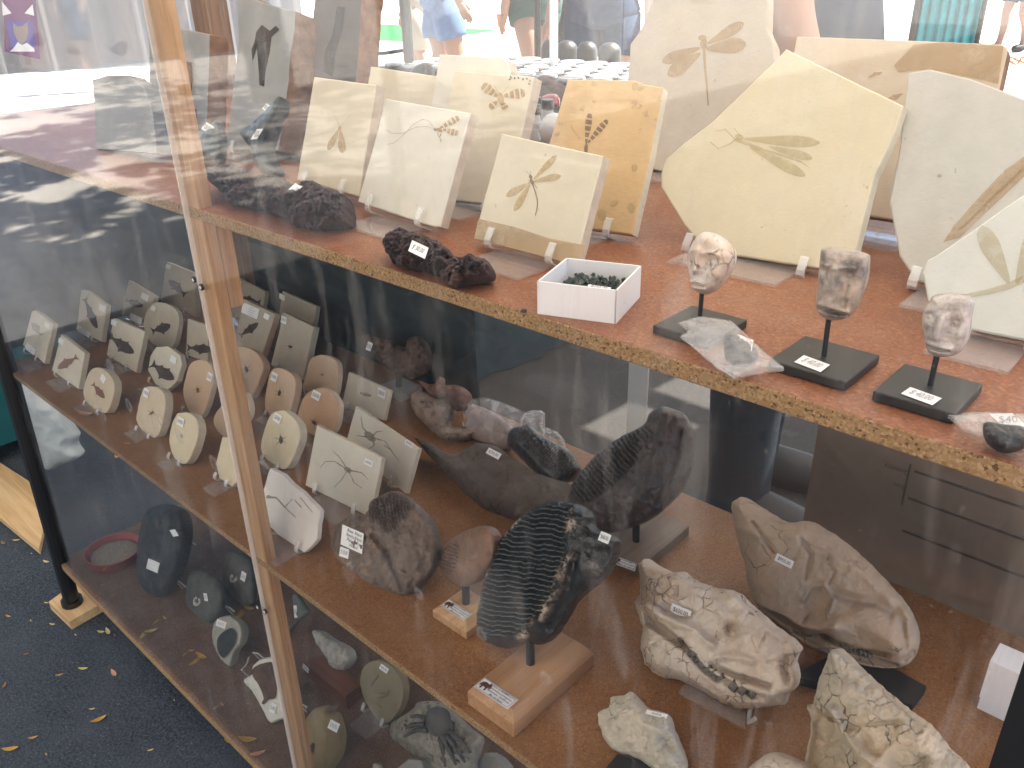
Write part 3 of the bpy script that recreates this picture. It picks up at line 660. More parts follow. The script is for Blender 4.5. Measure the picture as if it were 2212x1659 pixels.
slab('g', 'rusty orange slab with a dark speckled two-winged insect', Q(1, 0, "1465,515 1900,520 1965,545 2085,565 1995,1040 1885,1522 1190,1420 1290,1080 1355,900"), Q(1, 0, "1885,1522")[0], ZT, 'orange', .010, 27, 6, .008, GT, edge='cream',
     imprints=[(wing(*Q(1, 0, "1587,935 1613,728"), 7, 5) + wing(*Q(1, 0, "1597,930 1730,775"), 7, 6) + [ell(*Q(1, 0, "1588,965")[0], 12, 4, 95)], 'film_dark'),
               ([strip(Q(1, 0, "1550,900 1500,840 1490,815"), 5, 3)] + [ell(*Q(1, 0, f"{x},{y}")[0], s, s * .7, x, 9) for x, y, s in ((1640, 545, 7), (1905, 560, 10), (1940, 575, 7), (2065, 640, 8), (1420, 800, 6), (1400, 870, 7), (1900, 1090, 9), (1690, 1390, 14), (1770, 1320, 10), (1880, 1350, 12), (1640, 660, 5), (1560, 700, 5))], 'film_faint')])
slab('f', 'cream slab with a four-winged dragonfly and an ochre band along its bottom', Q(1, 0, "1040,865 1695,1010 1515,1718 855,1548"), Q(1, 0, "1515,1718")[0], ZT, 'cream', .0095, 25, -1, .008, GT, edge='cream_side',
     imprints=[([Q(1, 0, "890,1418 1120,1470 1350,1545 1586,1590 1553,1708 1515,1712 860,1546")], 'film_wing'),
               (wing(*Q(1, 0, "1250,1162 1396,1008"), 7.2) + wing(*Q(1, 0, "1245,1180 1427,1140"), 8) + wing(*Q(1, 0, "1226,1184 1070,1272"), 8) + wing(*Q(1, 0, "1226,1196 1124,1368"), 8), 'film_tan'),
               ([ell(*Q(1, 0, "1229,1148")[0], 4.5, 3.5, 60), ell(*Q(1, 0, "1238,1178")[0], 7, 4, 60), strip(Q(1, 0, "1240,1190 1258,1240 1272,1290 1274,1330 1268,1365 1260,1398"), 2.6, 1.8), strip(Q(1, 0, "1228,1142 1200,1105"), 1, .6), strip(Q(1, 0, "1232,1140 1228,1110"), 1, .6), strip(Q(1, 0, "1225,1170 1208,1168"), 1.2), strip(Q(1, 0, "1250,1195 1275,1222"), 1.2)], 'film_dark')])
slab('h', 'tall grey stone slab with a large pale brown dragonfly, behind the yellow slab', [(1420, -60), (1408, 10), (1385, 62), (1362, 95), (1356, 175), (1350, 350), (1500, 388), (1690, 410), (1690, 250), (1673, 127), (1671, 97), (1655, 57), (1658, -60)], (1450, 372), ZT, 'grey_beige', .016, 24, 0, .004, GT, edge='tan', rough=.8,
     imprints=[(wing(*Q(2, 0, "165,282 396,150"), 12) + wing(*Q(2, 0, "158,318 412,285"), 17) + wing(*Q(2, 0, "112,310 -132,402"), 13) + wing(*Q(2, 0, "115,345 -95,490"), 15) + [strip(Q(2, 0, "138,300 145,420 158,560 168,685"), 6, 3)], 'film_wing'),
               ([ell(*Q(2, 0, "128,245")[0], 9, 6, 0), ell(*Q(2, 0, "138,285")[0], 12, 8, 90)], 'film_tan')])
slab('j', 'broad tan slab with rounded corner and a big brown wing, behind the yellow and grey slabs', Q(2, 0, "740,235 1400,258 2065,287 2098,305 2105,330 1850,1500 1190,1400 520,1330"), Q(2, 0, "1190,1400")[0], ZT, 'tan', .014, 24, 0, .015, GT, edge='brown_side',
     imprints=[([Q(2, 0, "1370,425 1500,290 1700,272 2080,300 2045,545 1860,500 1600,445 1400,470"), Q(2, 0, "1200,508 1240,470 1300,465 1280,485"), Q(2, 0, "1330,640 1370,612 1435,603 1380,650")], 'film_wing')])
slab('i', 'large yellow five-sided slab standing on a corner with a faint long-winged insect', Q(2, 0, "670,318 1430,685 1375,850 1310,1000 1240,1140 1190,1350 1080,1770 400,1665 150,1640 90,1560 -5,1435 -140,1215 -142,1130 -110,1030 0,935 190,790 475,515"), Q(2, 0, "1080,1770")[0], ZT, 'yellow', .011, 25, 0, .008, GT, edge='cream', rough=.6,
     imprints=[(wing(*Q(2, 0, "400,902 892,925"), 13) + wing(*Q(2, 0, "560,952 842,1028"), 10) + wing(*Q(2, 0, "440,955 798,1142"), 12), 'film_faint'),
               ([strip(Q(2, 0, "345,905 500,962 640,1006 770,1050"), 8, 4), strip(Q(2, 0, "770,1050 820,1088"), 3, 1.5), ell(*Q(2, 0, "370,890")[0], 10, 6, 20), strip(Q(2, 0, "345,905 280,842 212,852"), 3, 2), strip(Q(2, 0, "345,905 310,932 235,966 180,920"), 3, 2), strip(Q(2, 0, "375,880 335,830"), 3, 2)], 'film_faint')])
slab('k', 'smooth cool grey slab at the right with a long brown dragonfly wing', [(1963, 157), (2008, 150), (2095, 170), (2212, 213), (2330, 262), (2330, 690), (1978, 606), (1943, 553), (1921, 437), (1941, 333), (1951, 250)], (1985, 606), ZT, 'cool_grey', .012, 25, 0, .008, GT, edge='cool_grey',
     imprints=[([Q(2, 0, "2230,1005 2240,1120 1960,1385 1800,1540 1690,1570 1760,1460 1930,1270 2090,1100")], 'film_wing'), ([strip(Q(2, 0, "2212,1090 2000,1290 1830,1460 1790,1490"), 7, 3), ell(*Q(2, 0, "1665,1140")[0], 5, 4, 0)], 'film_tan')])
slab('l', 'pale greenish white slab at the right edge, in front, with a winged seed shape', [(2021, 553), (2108, 493), (2160, 455), (2212, 420), (2300, 395), (2300, 765), (2212, 735), (2100, 713), (2005, 650), (1992, 590), (2003, 562)], (2100, 713), ZT, 'pale_grey', .011, 25, 0, .007, GT, edge='cream_white',
     imprints=[(wing((2180, 612), (2118, 488), 22) + wing((2196, 612), (2250, 480), 22) + [strip([(2240, 590), (2180, 618), (2130, 632), (2085, 640)], 16, 9)], 'film_faint')])
for kk, lb in (('a', 'clear easel under the tan moth slab'), ('c', 'clear easel under the long-antennae slab'), ('f', 'clear easel under the ochre-banded dragonfly slab'), ('g', 'clear easel under the rusty orange slab'),
               ('d', 'clear easel under the butterfly slab'), ('i', 'clear easel under the large yellow slab'), ('k', 'clear easel under the cool grey slab'), ('l', 'clear easel under the greenish white slab'), ('h', 'clear easel under the tall grey dragonfly slab'), ('j', 'clear easel under the broad tan wing slab')):
    easel(kk, lb, .5, .30, base=.04)
GD = 'dark fossil slabs at the left of the top shelf'
slab('n', 'tall blue-grey slab with a dark shrimp-like fossil, behind the tagged stones', [(512, -20), (568, 6), (637, 24), (634, 70), (625, 122), (622, 174), (612, 250), (600, 325), (488, 322), (503, 190), (515, 90)], (545, 322), ZT, 'slate_light', .034, 20, 0, .010, GD, edge='brown_side', rough=.7,
     imprints=[([[(384 + a * .1736, b * .1736) for a, b in px("980,400 1050,310 1150,385 1225,320 1270,370 1170,460 1150,650 1095,900 1080,1080 1020,1060 1005,800 990,600 935,760 920,620 960,520")]], 'film_slate')])
slab('m', 'tall charcoal grey plank of stone with brown side, left of the cream slabs', [(684, -40), (783, -40), (775, 80), (765, 200), (752, 330), (634, 330), (657, 230)], (690, 330), ZT, 'plank_grey', .030, 16, 0, .008, GD, edge='brown_side', rough=.5,
     imprints=[([[(384 + a * .1736, b * .1736) for a, b in px("1990,80 2090,90 2060,350 1960,700 1930,950 1820,900 1830,650 1920,450")]], 'film_slate')])
slab('p', 'pale grey slab with rounded top directly behind the wooden post', [(322, 80), (372, 62), (403, 63), (452, 75), (450, 150), (446, 250), (438, 345), (322, 335)], (390, 306), ZT, 'slate_light', .026, 14, 0, .006, GD, edge='brown_side', rough=.7,
     imprints=[([z2("90,760 180,780 190,1000 150,1400 110,1200"), z2("190,1350 240,1360 240,1500 200,1480")], 'film_slate')])
slab('o', 'pale grey slab with sloping top left of the wooden post', [(200, 172), (232, 162), (277, 163), (312, 190), (328, 240), (338, 332), (208, 322)], (270, 328), ZT, 'slate_light', .02, 16, 0, .006, GD, edge='slate', rough=.8)
for kk, lb in (('n', 'clear easel under the shrimp fossil slab'), ('m', 'clear easel under the charcoal plank')): easel(kk, lb, .75, .3, base=.04)

# tagged dark stones, lava lumps
def z3(s): return [(384 + a * .17365, 246.9 + b * .17365) for a, b in px(s)]
o = blob('polished_stone', Q(0, 0, "1255,900 1290,850 1380,795 1410,775 1440,900 1430,1045 1400,1062 1350,1050 1275,1020"), Q(0, 0, "1400,1080")[0], .018, .016, 'green_black', shelf=ZT, lift=.004, sp=3, amp=.003, freq=40, lean=20)
tag(o, 'small green-black stone with a white price tag beside the post', 'stone', 'tagged green-black stones')
fo = OnBlob(o, Q(0, 0, "1350,828")[0]); sticker(o, fo, Q(0, 0, "1345,793 1396,825 1308,835"), '$30.00', tcol='grey_ink')
o = blob('polished_stone', Q(0, 0, "1560,870 1600,830 1700,740 1790,640 1815,625 1830,655 1820,720 1765,850 1735,980 1800,1105 1785,1132 1680,1105 1620,960"), Q(0, 0, "1785,1132")[0], .022, .02, 'green_black', shelf=ZT, lift=.004, sp=3, amp=.004, freq=30, lean=20, seed=4)
tag(o, 'long green-black stone with two white price tags, behind the lava lump', 'stone', 'tagged green-black stones')
fo = OnBlob(o, Q(0, 0, "1733,700")[0]); sticker(o, fo, Q(0, 0, "1733,670 1766,693 1703,705"), '$30.00', tcol='grey_ink')
fo = OnBlob(o, Q(0, 0, "1680,870")[0]); sticker(o, fo, Q(0, 0, "1670,838 1713,835 1630,905"), '$30.00', tcol='grey_ink')
GL = 'lava lumps along the front of the top shelf'
o = blob('lava_lump', z3("360,720 500,650 620,620 740,640 900,720 960,830 1010,1000 1040,1130 1000,1190 860,1170 700,1150 640,1120 530,960 420,850"), z3("900,1180")[0], .035, .03, 'slag', shelf=ZT, sp=2.6, amp=.013, freq=70, lean=42, jag=4, fine=.0015, seed=2, cell=(.016, 75))
tag(o, 'rough dark brown lava lump next to the wooden post', 'lava lump', GL)
o = blob('lava_lump', z3("970,800 1150,760 1300,790 1480,880 1560,830 1680,825 1800,900 1950,960 2080,1010 2090,1200 2060,1320 1950,1360 1850,1400 1700,1440 1560,1430 1470,1390 1300,1280 1100,1200 1030,1080"), z3("1650,1435")[0], .036, .03, 'slag', shelf=ZT, sp=2.6, amp=.014, freq=62, lean=42, jag=4.5, fine=.0015, seed=3, cell=(.017, 70))
tag(o, 'largest grey-brown lava lump with a small tag, under the moth slab', 'lava lump', GL)
fo = OnBlob(o, z3("1490,940")[0], (0, .3)); sticker(o, fo, z3("1490,890 1590,920 1400,970"), '$30.00', tcol='faint_ink', curl=.002)
o = blob('lava_lump', [(830, 520), (850, 497), (880, 495), (930, 515), (960, 530), (990, 555), (1020, 553), (1050, 562), (1063, 580), (1045, 600), (1010, 607), (985, 622), (960, 610), (945, 590), (900, 582), (860, 575), (838, 550)], (985, 622), .022, .018, 'slag', shelf=ZT, sp=2.4, amp=.011, freq=85, lean=48, jag=4, fine=.0012, seed=5, cell=(.013, 95))
tag(o, 'narrow dark lava lump with a thirty dollar tag in front of the white slab', 'lava lump', GL)
fo = OnBlob(o, (906, 545)); sticker(o, fo, Q(1, 0, "465,1562 572,1612 440,1632"), '$ 30.00', tsz=.55, tcol='grey_ink')
o = blob('black_stone', Q(1, 0, "445,470 470,435 520,408 560,408 585,430 592,490 590,560 450,540"), Q(1, 0, "560,560")[0], .012, .012, 'dark_stone', d=1.16, sp=3, lean=20, yaw=0, amp=.002)
tag(o, 'smooth black stone peeping over the plain cream slab', 'stone')

# glass vials, ball and odd stones at the back
def vial(label, pxc, top, w, cap_h=18):
    base = on_z(pxc, ZT); d = (base - EYE) @ RM[:, 2]; r = w / 2 * d / F
    up = 0
    for k in range(200):
        q = base + np.array([0, 0, k * .0005]); c = RM.T @ (q - EYE); y = CY + F * c[1] / c[2]
        if y < top: break
    hh = k * .0005; ch = cap_h * d / F * 1.05
    v = thing('glass_vial', label, 'vial', base, 'glass vials with black caps')
    MB().lathe(base, [(r * .9, 0), (r * .92, .001), (r * .92, hh - ch - .005), (r * .8, hh - ch)], 18).build('glass', MT['vial_glass'], v, True)
    MB().lathe(base, [(r * .80, .0012), (r * .84, .0015), (r * .84, (hh - ch) * .35), (.001, (hh - ch) * .37)], 16).build('grey_sand', MT['vial_sand'], v, True)
    MB().lathe(base + np.array([0, 0, hh - ch]), [(r * .98, 0), (r, .0008), (r, ch - .001), (r * .94, ch)], 20).build('cap', MT['vial_cap'], v)
    return v, base, r, hh
clear_mat('vial_glass', .45, (.72, .70, .70)); plain('vial_sand', (.26, .25, .24), .9); plain('vial_cap', (.012, .014, .015), .25, .6); plain('red_gloss', (.30, .02, .02), .15, .6); plain('glass_ball', (.42, .44, .45), .05, .8)
v, bs, r, hh = vial('front glass vial with black cap and ten dollar label', (1156, 303), 226, 27)
fo = Face(bs + np.array([0, -r * .96, .0]), 22, 0); fo.o = bs + fo.n * r * .97
sticker(v, fo, [(1144, 263), (1168, 265), (1144, 281)], '$ 10.00', name='label', tcol='ink', mt='vial_glass', tsz=.75)
vial('rear glass vial with black cap beside the orange slab', (1183, 296), 215, 29)
c = on_z((1197, 312), ZT); MBo = MB()
o = MB().lathe(c, [(.0005, 0)] + [(.019 * math.sin(math.pi * k / 12), .019 - .019 * math.cos(math.pi * k / 12)) for k in range(1, 12)] + [(.0005, .038)], 22).build('glass_ball', MT['glass_ball'], None, True); tag(o, 'shiny grey glass ball half hidden behind the orange slab', 'glass ball')
for i, (pl, an, dd, mt, nm, lb, ct) in enumerate((
        ("375,960 540,950 600,1030 700,1060 690,1200 420,1240 330,1180", "420,1240", 1.30, 'slag', 'rough_stone', 'rough dark grey stones heap behind the vials', 'stone'),
        ("410,1240 440,1190 520,1165 600,1170 630,1230 600,1330 430,1320", "520,1330", 1.19, 'red_gloss', 'red_stone', 'glossy dark red polished stone behind the vials', 'stone'),
        ("300,1210 340,1188 400,1200 410,1250 300,1290", "350,1290", 1.2, 'dark_stone', 'black_stone', 'small black stone left of the front vial', 'stone'))):
    P = [(1097.2 + a * .17365, b * .17365) for a, b in px(pl)]; an = [(1097.2 + a * .17365, b * .17365) for a, b in px(an)][0]
    o = blob(nm, P, an, .015, .012, mt, d=dd, sp=3, lean=25, amp=.004 if i != 1 else .001, freq=60, seed=20 + i); tag(o, lb, ct)
    pass

# white card box of green stones
bx_ = thing('card_box', 'open white card box holding small dark green stones', 'box', on_z((1250, 680), ZT))
A = on_z((1161, 678), ZT); B = on_z((1330, 700), ZT); D_ = on_z((1382, 642), ZT); ux = (B - A); uy = (D_ - B); C_ = A + uy
ht = 0
for k in range(200):
    q = A + np.array([0, 0, k * .0005]); c = RM.T @ (q - EYE)
    if CY + F * c[1] / c[2] < 609: break
ht = k * .0005; Z3 = np.array([0, 0, 1.0]); t_ = .0011
lx, ly = np.linalg.norm(ux), np.linalg.norm(uy); ex, ey = ux / lx, uy / ly
def pan(o, e, L, nrm): return [o, o + e * L, o + e * L + Z3 * ht, o + Z3 * ht, o + nrm * t_, o + e * L + nrm * t_, o + e * L + nrm * t_ + Z3 * ht, o + nrm * t_ + Z3 * ht]
HX = [(0, 3, 2, 1), (4, 5, 6, 7), (0, 1, 5, 4), (2, 3, 7, 6), (1, 2, 6, 5), (0, 4, 7, 3)]
for o_, e_, L_, n_ in ((A, ex, lx, ey), (B + ex * .0001, ey, ly, -ex), (C_ + ey * .0001, ex, lx, -ey), (A - ex * .0001, ey, ly, ex)):
    mesh('side', pan(o_, e_, L_, n_), HX, MT['white_card'], bx_)
mesh('bottom', [A + Z3 * .0006 + ex * t_ + ey * t_, B + Z3 * .0006 - ex * t_ + ey * t_, D_ + Z3 * .0006 - ex * t_ - ey * t_, C_ + Z3 * .0006 + ex * t_ - ey * t_], [(0, 1, 2, 3)], MT['white_card'], bx_)
b = MB(); rr = random.Random(3)
for k in range(150):
    p = A + ux * rr.uniform(.10, .9) + uy * rr.uniform(.35, .93); r = rr.uniform(.0012, .0026); p = p + Z3 * (.010 + rr.uniform(0, .004) * (1 - abs((p - A) @ ex / lx - .5)))
    a3 = np.array([[rr.gauss(0, 1) for _ in range(3)] for _ in range(6)]); a3 /= np.linalg.norm(a3, axis=1)[:, None]
    oc = np.array([(1, 0, 0), (-1, 0, 0), (0, 1, 0), (0, -1, 0), (0, 0, 1), (0, 0, -1)], float) + a3 * .45
    b.add(p + oc * r, [(0, 2, 4), (2, 1, 4), (1, 3, 4), (3, 0, 4), (2, 0, 5), (1, 2, 5), (3, 1, 5), (0, 3, 5)])
gs = b.build('green_stones', MT['moss_stone']); tag(gs, 'small dark green rough stones lying inside the white card box', 'green stones', kind='stuff')
md = MB(); md.add([A + ux * .06 + uy * .06 + Z3 * .0095, B - ux * .06 + uy * .06 + Z3 * .0095, D_ - ux * .06 - uy * .06 + Z3 * .0095, C_ + ux * .06 - uy * .06 + Z3 * .0095], [(0, 1, 2, 3)])
md.build('cotton_bed', MT['moss_stone'], bx_)
fl = Face(A + Z3 * .0165, 8, 80); sticker(gs, fl, Q(1, 1, "1605,190 1750,212 1590,212"), '$250.00', h=.0008, tcol='ink', tsz=.9)

# three carved stone faces on rods
def z4(s): return [(1426.4 + a * .24801, 521.2 + b * .24801) for a, b in px(s)]
GMK = 'carved stone faces on black stands'
def mask(label, poly, c, mt, rodtop, rodbot, plate, feats, lean, yaw, price, T=.0105, seed=1):
    pl = [on_z(p, ZT + .006) for p in plate]; ctr = np.mean(pl, 0); ctr = np.array([ctr[0], ctr[1], ZT])
    root = thing('carved_mask', label, 'carved face', ctr, GMK)
    rb = on_z(rodbot, ZT + .006); dep = (rb - EYE) @ RM[:, 2]
    # rod top: same plan point, on the picture ray
    k = 0
    for k in range(300):
        q = rb + np.array([0, 0, k * .0003]); cc = RM.T @ (q - EYE)
        if CY + F * cc[1] / cc[2] < rodtop[1]: break
    rt = at_d(rodtop, (q - EYE) @ RM[:, 2])
    MB().tube([rb - Z3 * .0003, rb + (rt - rb) * .5, rt + (rt - rb) / np.linalg.norm(rt - rb) * .008], .0014, 10).build('rod', MT['black_rod'], root)
    x0 = min(p[0] for p in pl); x1 = max(p[0] for p in pl); y0 = min(p[1] for p in pl); y1 = max(p[1] for p in pl)
    pb = mesh('plate', *(lambda b: (b.v, b.f))(MB().bx(x0, x1, y0, y1, ZT + .0004, ZT + .006)), MT['black_board'], root)
    md = pb.modifiers.new('bevel', 'BEVEL'); md.width = .0008; md.segments = 2
    hd = blob('face', poly, rodtop, T, .006, mt, parent=root, lean=lean, yaw=yaw, d=(rt - EYE) @ RM[:, 2], sp=2.2, feats=feats, seed=seed, R=26, amp=.0006, freq=160)
    if price:
        fp = Face(np.array([0, y0, ZT + .0061]), 0, 90); sticker(root, fp, price, '$ 40.00', h=.0003, tcol='faint_ink', tsz=.7)
    return root
M1 = [(1521, 501), (1548, 506), (1572, 524), (1586, 545), (1585, 570), (1572, 597), (1550, 625), (1526, 636), (1506, 630), (1496, 620), (1492, 606), (1488, 570), (1491, 540), (1503, 515)]
mask('white veined stone face with closed lips on a rod, left of three', M1, None, 'jasper_white', (1516, 634), (1512, 683), [(1410, 702), (1500, 660), (1607, 695), (1520, 725)],
     [('l', [(1516, 540), (1513, 560), (1512, 580)], 6, .0045), ('e', 1513, 585, 8, 5, 0, .003), ('b', 1500, 562, 7, -.0035), ('b', 1543, 566, 10, -.004), ('b', 1546, 567, 5.5, .003), ('b', 1500, 563, 4, .002), ('l', [(1498, 608), (1512, 605), (1527, 611)], 4, .003), ('l', [(1500, 614), (1514, 613), (1528, 617)], 1.8, -.003), ('l', [(1503, 621), (1515, 621), (1527, 622)], 4, .0028), ('l', [(1494, 545), (1506, 541)], 4, .002), ('l', [(1528, 548), (1545, 545), (1560, 552)], 5, .0022), ('b', 1556, 590, 12, .002)],
     8, -16, None, .016, 3)
M2 = z4("1420,55 1560,60 1690,75 1800,110 1825,150 1810,330 1760,480 1710,590 1640,660 1530,690 1430,670 1370,610 1355,500 1375,330 1390,150")
mask('brown banded stone face with a dark brow, on a plate priced forty, middle of three', M2, None, 'jasper_brown', z4("1465,690")[0], z4("1425,1000")[0], [(1678, 782), (1733, 728), (1888, 763), (1835, 820)],
     [('l', z4("1530,250 1520,330 1510,400"), 9, .0035), ('b', *z4("1435,250")[0], 9, -.0035), ('b', *z4("1650,290")[0], 11, -.004), ('b', *z4("1650,295")[0], 6, .0025), ('b', *z4("1520,180")[0], 16, .0022), ('l', z4("1390,540 1500,560 1640,610"), 5, .0028), ('l', z4("1390,575 1500,600 1640,640"), 2.4, -.003), ('l', z4("1400,610 1500,640 1620,655"), 5, .0025), ('l', z4("1650,380 1620,480 1620,580"), 3, -.0014), ('l', z4("1410,200 1470,215"), 4, .002), ('l', z4("1590,230 1700,235"), 5, .0022)],
     8, 3, Q(2, 1, "785,645 955,708 722,690"), .013, 5)
M3 = Q(2, 1, "1620,260 1700,240 1840,250 1890,290 1880,400 1860,520 1800,620 1700,655 1610,640 1570,570 1550,450 1560,350 1600,300")
mask('glossy grey white stone face, on a plate priced forty, right of three', M3, None, 'jasper_grey', Q(2, 1, "1645,655")[0], Q(2, 1, "1605,838")[0], [(1890, 845), (1950, 788), (2121, 828), (2068, 890)],
     [('l', Q(2, 1, "1690,400 1665,470 1650,520"), 8, .004), ('b', *Q(2, 1, "1605,385")[0], 8, -.004), ('b', *Q(2, 1, "1605,388")[0], 4, .003), ('b', *Q(2, 1, "1770,430")[0], 10, -.004), ('b', *Q(2, 1, "1772,432")[0], 5, .0035), ('l', Q(2, 1, "1590,555 1660,575 1740,590"), 5, .003), ('l', Q(2, 1, "1600,578 1660,598 1730,606"), 2.2, -.003), ('l', Q(2, 1, "1610,600 1660,620 1720,625"), 5, .0025)],
     8, 6, Q(2, 1, "1475,852 1680,925 1412,895"), .014, 8)

# zip bags with dark stones
GB = 'small clear bags with dark stones'
def zipbag(label, poly, anchor, stone, sanchor, tagq, seal, price):
    root = thing('zip_bag', label, 'plastic bag', on_z(anchor, ZT), GB)
    bg_ = blob('bag', poly, anchor, .010, .0005, 'bag_clear', parent=root, lean=66, shelf=ZT, sp=4, lift=.0012, round_=0, amp=.0035, freq=45, power=.7, seed=6, R=40)
    if seal: flat(root, Face(on_z(anchor, ZT + .002), 0, 66), seal, 'bag_clear', 'seal', .0015)
    st = blob('dark_stone', stone, sanchor, .008, .006, 'dark_stone', lean=60, shelf=ZT, sp=3, lift=.004, amp=.002, freq=90, seed=9)
    tag(st, label.replace('clear bag', 'rough black stone inside the clear bag'), 'stone', 'black stones in clear bags')
    fo = OnBlob(bg_, tagq[1]); sticker(root, fo, tagq, price, h=-.001, tcol='faint_ink', tsz=.6)
    return root
zipbag('clear bag lying against the left plate edge', z4("145,710 350,650 500,670 620,690 750,810 900,950 1080,1100 1080,1130 900,1150 780,1180 640,1210 500,1120 350,990 240,900 160,830 230,790"), z4("640,1210")[0], z4("560,820 650,800 760,860 850,960 830,1050 700,1080 590,1050 550,950"), z4("700,1080")[0], z4("672,795 810,850 652,900"),
       [strip(z4("240,890 500,1110 650,1200"), 3), strip(z4("225,870 500,1085 690,1185"), 2), strip(z4("520,1115 700,1095 1075,1110"), 2)], '$40')
zipbag('clear bag at the shelf edge, far right', Q(2, 1, "1715,1045 1850,1010 1980,1008 2212,1022 2330,1100 2212,1272 2070,1272 1950,1180 1840,1150"), Q(2, 1, "2100,1272")[0], Q(2, 1, "1955,1080 2080,1090 2212,1110 2260,1200 2180,1250 2070,1262 1960,1190"), Q(2, 1, "2100,1262")[0], Q(2, 1, "1985,1012 2140,1010 2080,1098"),
       [strip(Q(2, 1, "1720,1046 1900,1060 2060,1250"), 2.5)], '$40')
c = on_z((1131, 674), ZT); o = MB().lathe(c, [(.0012, 0), (.0022, .0008), (.0018, .0018), (.0004, .0024)], 8).build('grit', MT['dark_stone'], None, True); tag(o, 'single black grain lying on the red shelf by the box', 'stone')
# ------------------------------------------------------------------ middle shelf
rock('fish_stone', (.60, .555, .45), .06, 50, 9, .2, 300, .92, spots=(150, .71, (.36, .31, .23))); rock('fish_side', (.58, .50, .38), .10, 70, 20, .3, 200)
rock('fish_dark', (.42, .375, .30), .08, 50, 9, .2, 300, .92, tint=(.45, .39, .30)); rock('peach', (.53, .385, .265), .06, 50, 9, .15, 300, .9, tint=(.58, .42, .28)); rock('peach_deep', (.50, .325, .205), .06, 50, 9, .15, 300, .9)
rock('buff', (.58, .485, .355), .05, 50, 9, .15, 300, .9); rock('buff_yellow', (.60, .525, .375), .05, 50, 9, .15, 300, .9)
rock('chalk', (.66, .63, .60), .05, 40, 9, .25, 220, .95, spots=(60, .70, (.50, .46, .42))); rock('star_stone', (.58, .55, .47), .06, 40, 9, .25, 220, .95, spots=(70, .68, (.38, .34, .28)))
imprint('film_fish', (.085, .062, .055), .88, 170, .38); imprint('film_rust', (.24, .115, .075), .82, 170, .40); imprint('film_star', (.33, .29, .23), .62, 110, .46)
GF, GI = 'fossil fish plates on the middle shelf', 'small insect plates on the middle shelf'
def D01(s): return Q(0, 1, s)
def fishp(x, y, L, ang, fat=1.0, flip=1, shear=0): c = D01(f"{x},{y}")[0]; return fish(c[0], c[1], L / 3, ang, fat, flip, shear)
def bug(x, y, s=1.0, ang=60):
    c = D01(f"{x},{y}")[0]; out = [ell(c[0], c[1], 4.2 * s, 1.9 * s, ang)]
    for k in range(5): a = R_(ang + 50 + 65 * k); out.append(strip([c, (c[0] + 7 * s * math.cos(a), c[1] + 7 * s * math.sin(a))], .9 * s, .4))
    return out
def tg(s, text=None, **k): return dict(quad=D01(s), text=text, tcol=k.pop('tcol', 'grey_ink'), **k)
def fp(key, label, poly, anc, mt, im, tags=(), g=GF, rounded=0, th=.009, edge='fish_side', lean=25, yaw=0, ez=True, rough=.5, lift=.007):
    slab(key, label, D01(poly), D01(anc)[0], ZM, mt, min(th, .0125), lean, yaw, lift, g, im, tags, rough, edge, rounded=rounded)
    if ez: easel(key, 'clear easel under the ' + ' '.join(label.split(',')[0].split()[:11]), .5, .26, base=.028, hook=.008)
fp('m4', 'fish plate with a tailed dark fish, back row at the left', "825,152 1003,258 958,410 775,378", "900,410", 'fish_dark', [([fishp(868, 305, 125, 200)], 'film_fish')], [tg("925,235 968,258 915,272")], lift=.016)
fp('m5', 'large grey fish plate partly behind the wooden post', "1080,37 1260,112 1262,392 1040,290", "1240,392", 'fish_dark', [([fishp(1150, 205, 150, 42)], 'film_fish')], [tg("1082,50 1112,62 1076,76")], th=.016, lift=.016)
fp('m16', 'grey-brown fish plate seen just right of the post in the back row', "1535,138 1720,228 1690,440 1495,395", "1690,440", 'fish_dark', [([fishp(1620, 290, 150, 10)], 'film_fish')], [tg("1535,152 1566,167 1530,184")])
fp('m18', 'brownish plate standing at the back right of the fish plates', "1830,225 2050,325 2010,640 1790,500", "2000,640", 'fish_dark', [([fishp(1850, 440, 120, 60)], 'film_fish')], [tg("1815,240 1850,258 1812,275")])
fp('m1', 'narrow fish plate with a faint pale fish, leftmost of all', "225,350 345,440 285,697 148,575 205,362", "285,697", 'fish_stone', [([fishp(240, 475, 105, 55, 1.1)], 'film_star')], [tg("300,425 326,445 293,455"), dict(quad=D01("178,560 238,605 165,600"), lines=['Fossil fish', 'Green River', 'Eocene'], tcol='faint_ink')], lift=.016)
fp('m3', 'tall fish plate with a long fish hanging tail up', "525,218 560,220 690,320 655,556 497,472", "655,556", 'fish_stone', [([fishp(588, 372, 220, 248, .62)], 'film_fish')], [tg("648,310 690,330 642,348"), dict(quad=D01("505,440 588,500 498,472"), lines=['Fossil fish', 'Green River'], tcol='faint_ink')], lift=.016)
fp('m2', 'pale fish plate with a small reddish fish, front row', "395,508 550,630 506,862 335,742", "506,862", 'fish_stone', [([fishp(440, 690, 150, -30, 1.0)], 'film_rust')], [tg("388,528 420,548 380,560")])
fp('m7', 'rounded nodule plate with a stubby dark fish', "985,312 1060,303 1135,345 1158,420 1130,565 1080,602 990,570 940,500 935,400", "1080,602", 'fish_stone', [([fishp(1045, 470, 130, 163, 1.35)], 'film_fish')], [tg("990,318 1018,336 978,345"), dict(quad=D01("850,368 925,405 842,410"), lines=['Fossil', 'Eocene'], tcol='faint_ink')], rounded=1)
fp('m6', 'square pale plate with a big dark fish in the middle', "735,403 938,490 880,754 690,642", "880,754", 'fish_stone', [([fishp(788, 575, 195, 216, 1.05)], 'film_fish')], [tg("728,408 762,424 722,442")])
fp('m10', 'grey fish plate half hidden by the wooden post', "1215,405 1345,450 1345,690 1203,640", "1340,690", 'fish_stone', [([fishp(1295, 600, 165, 185, 1.0)], 'film_fish')])
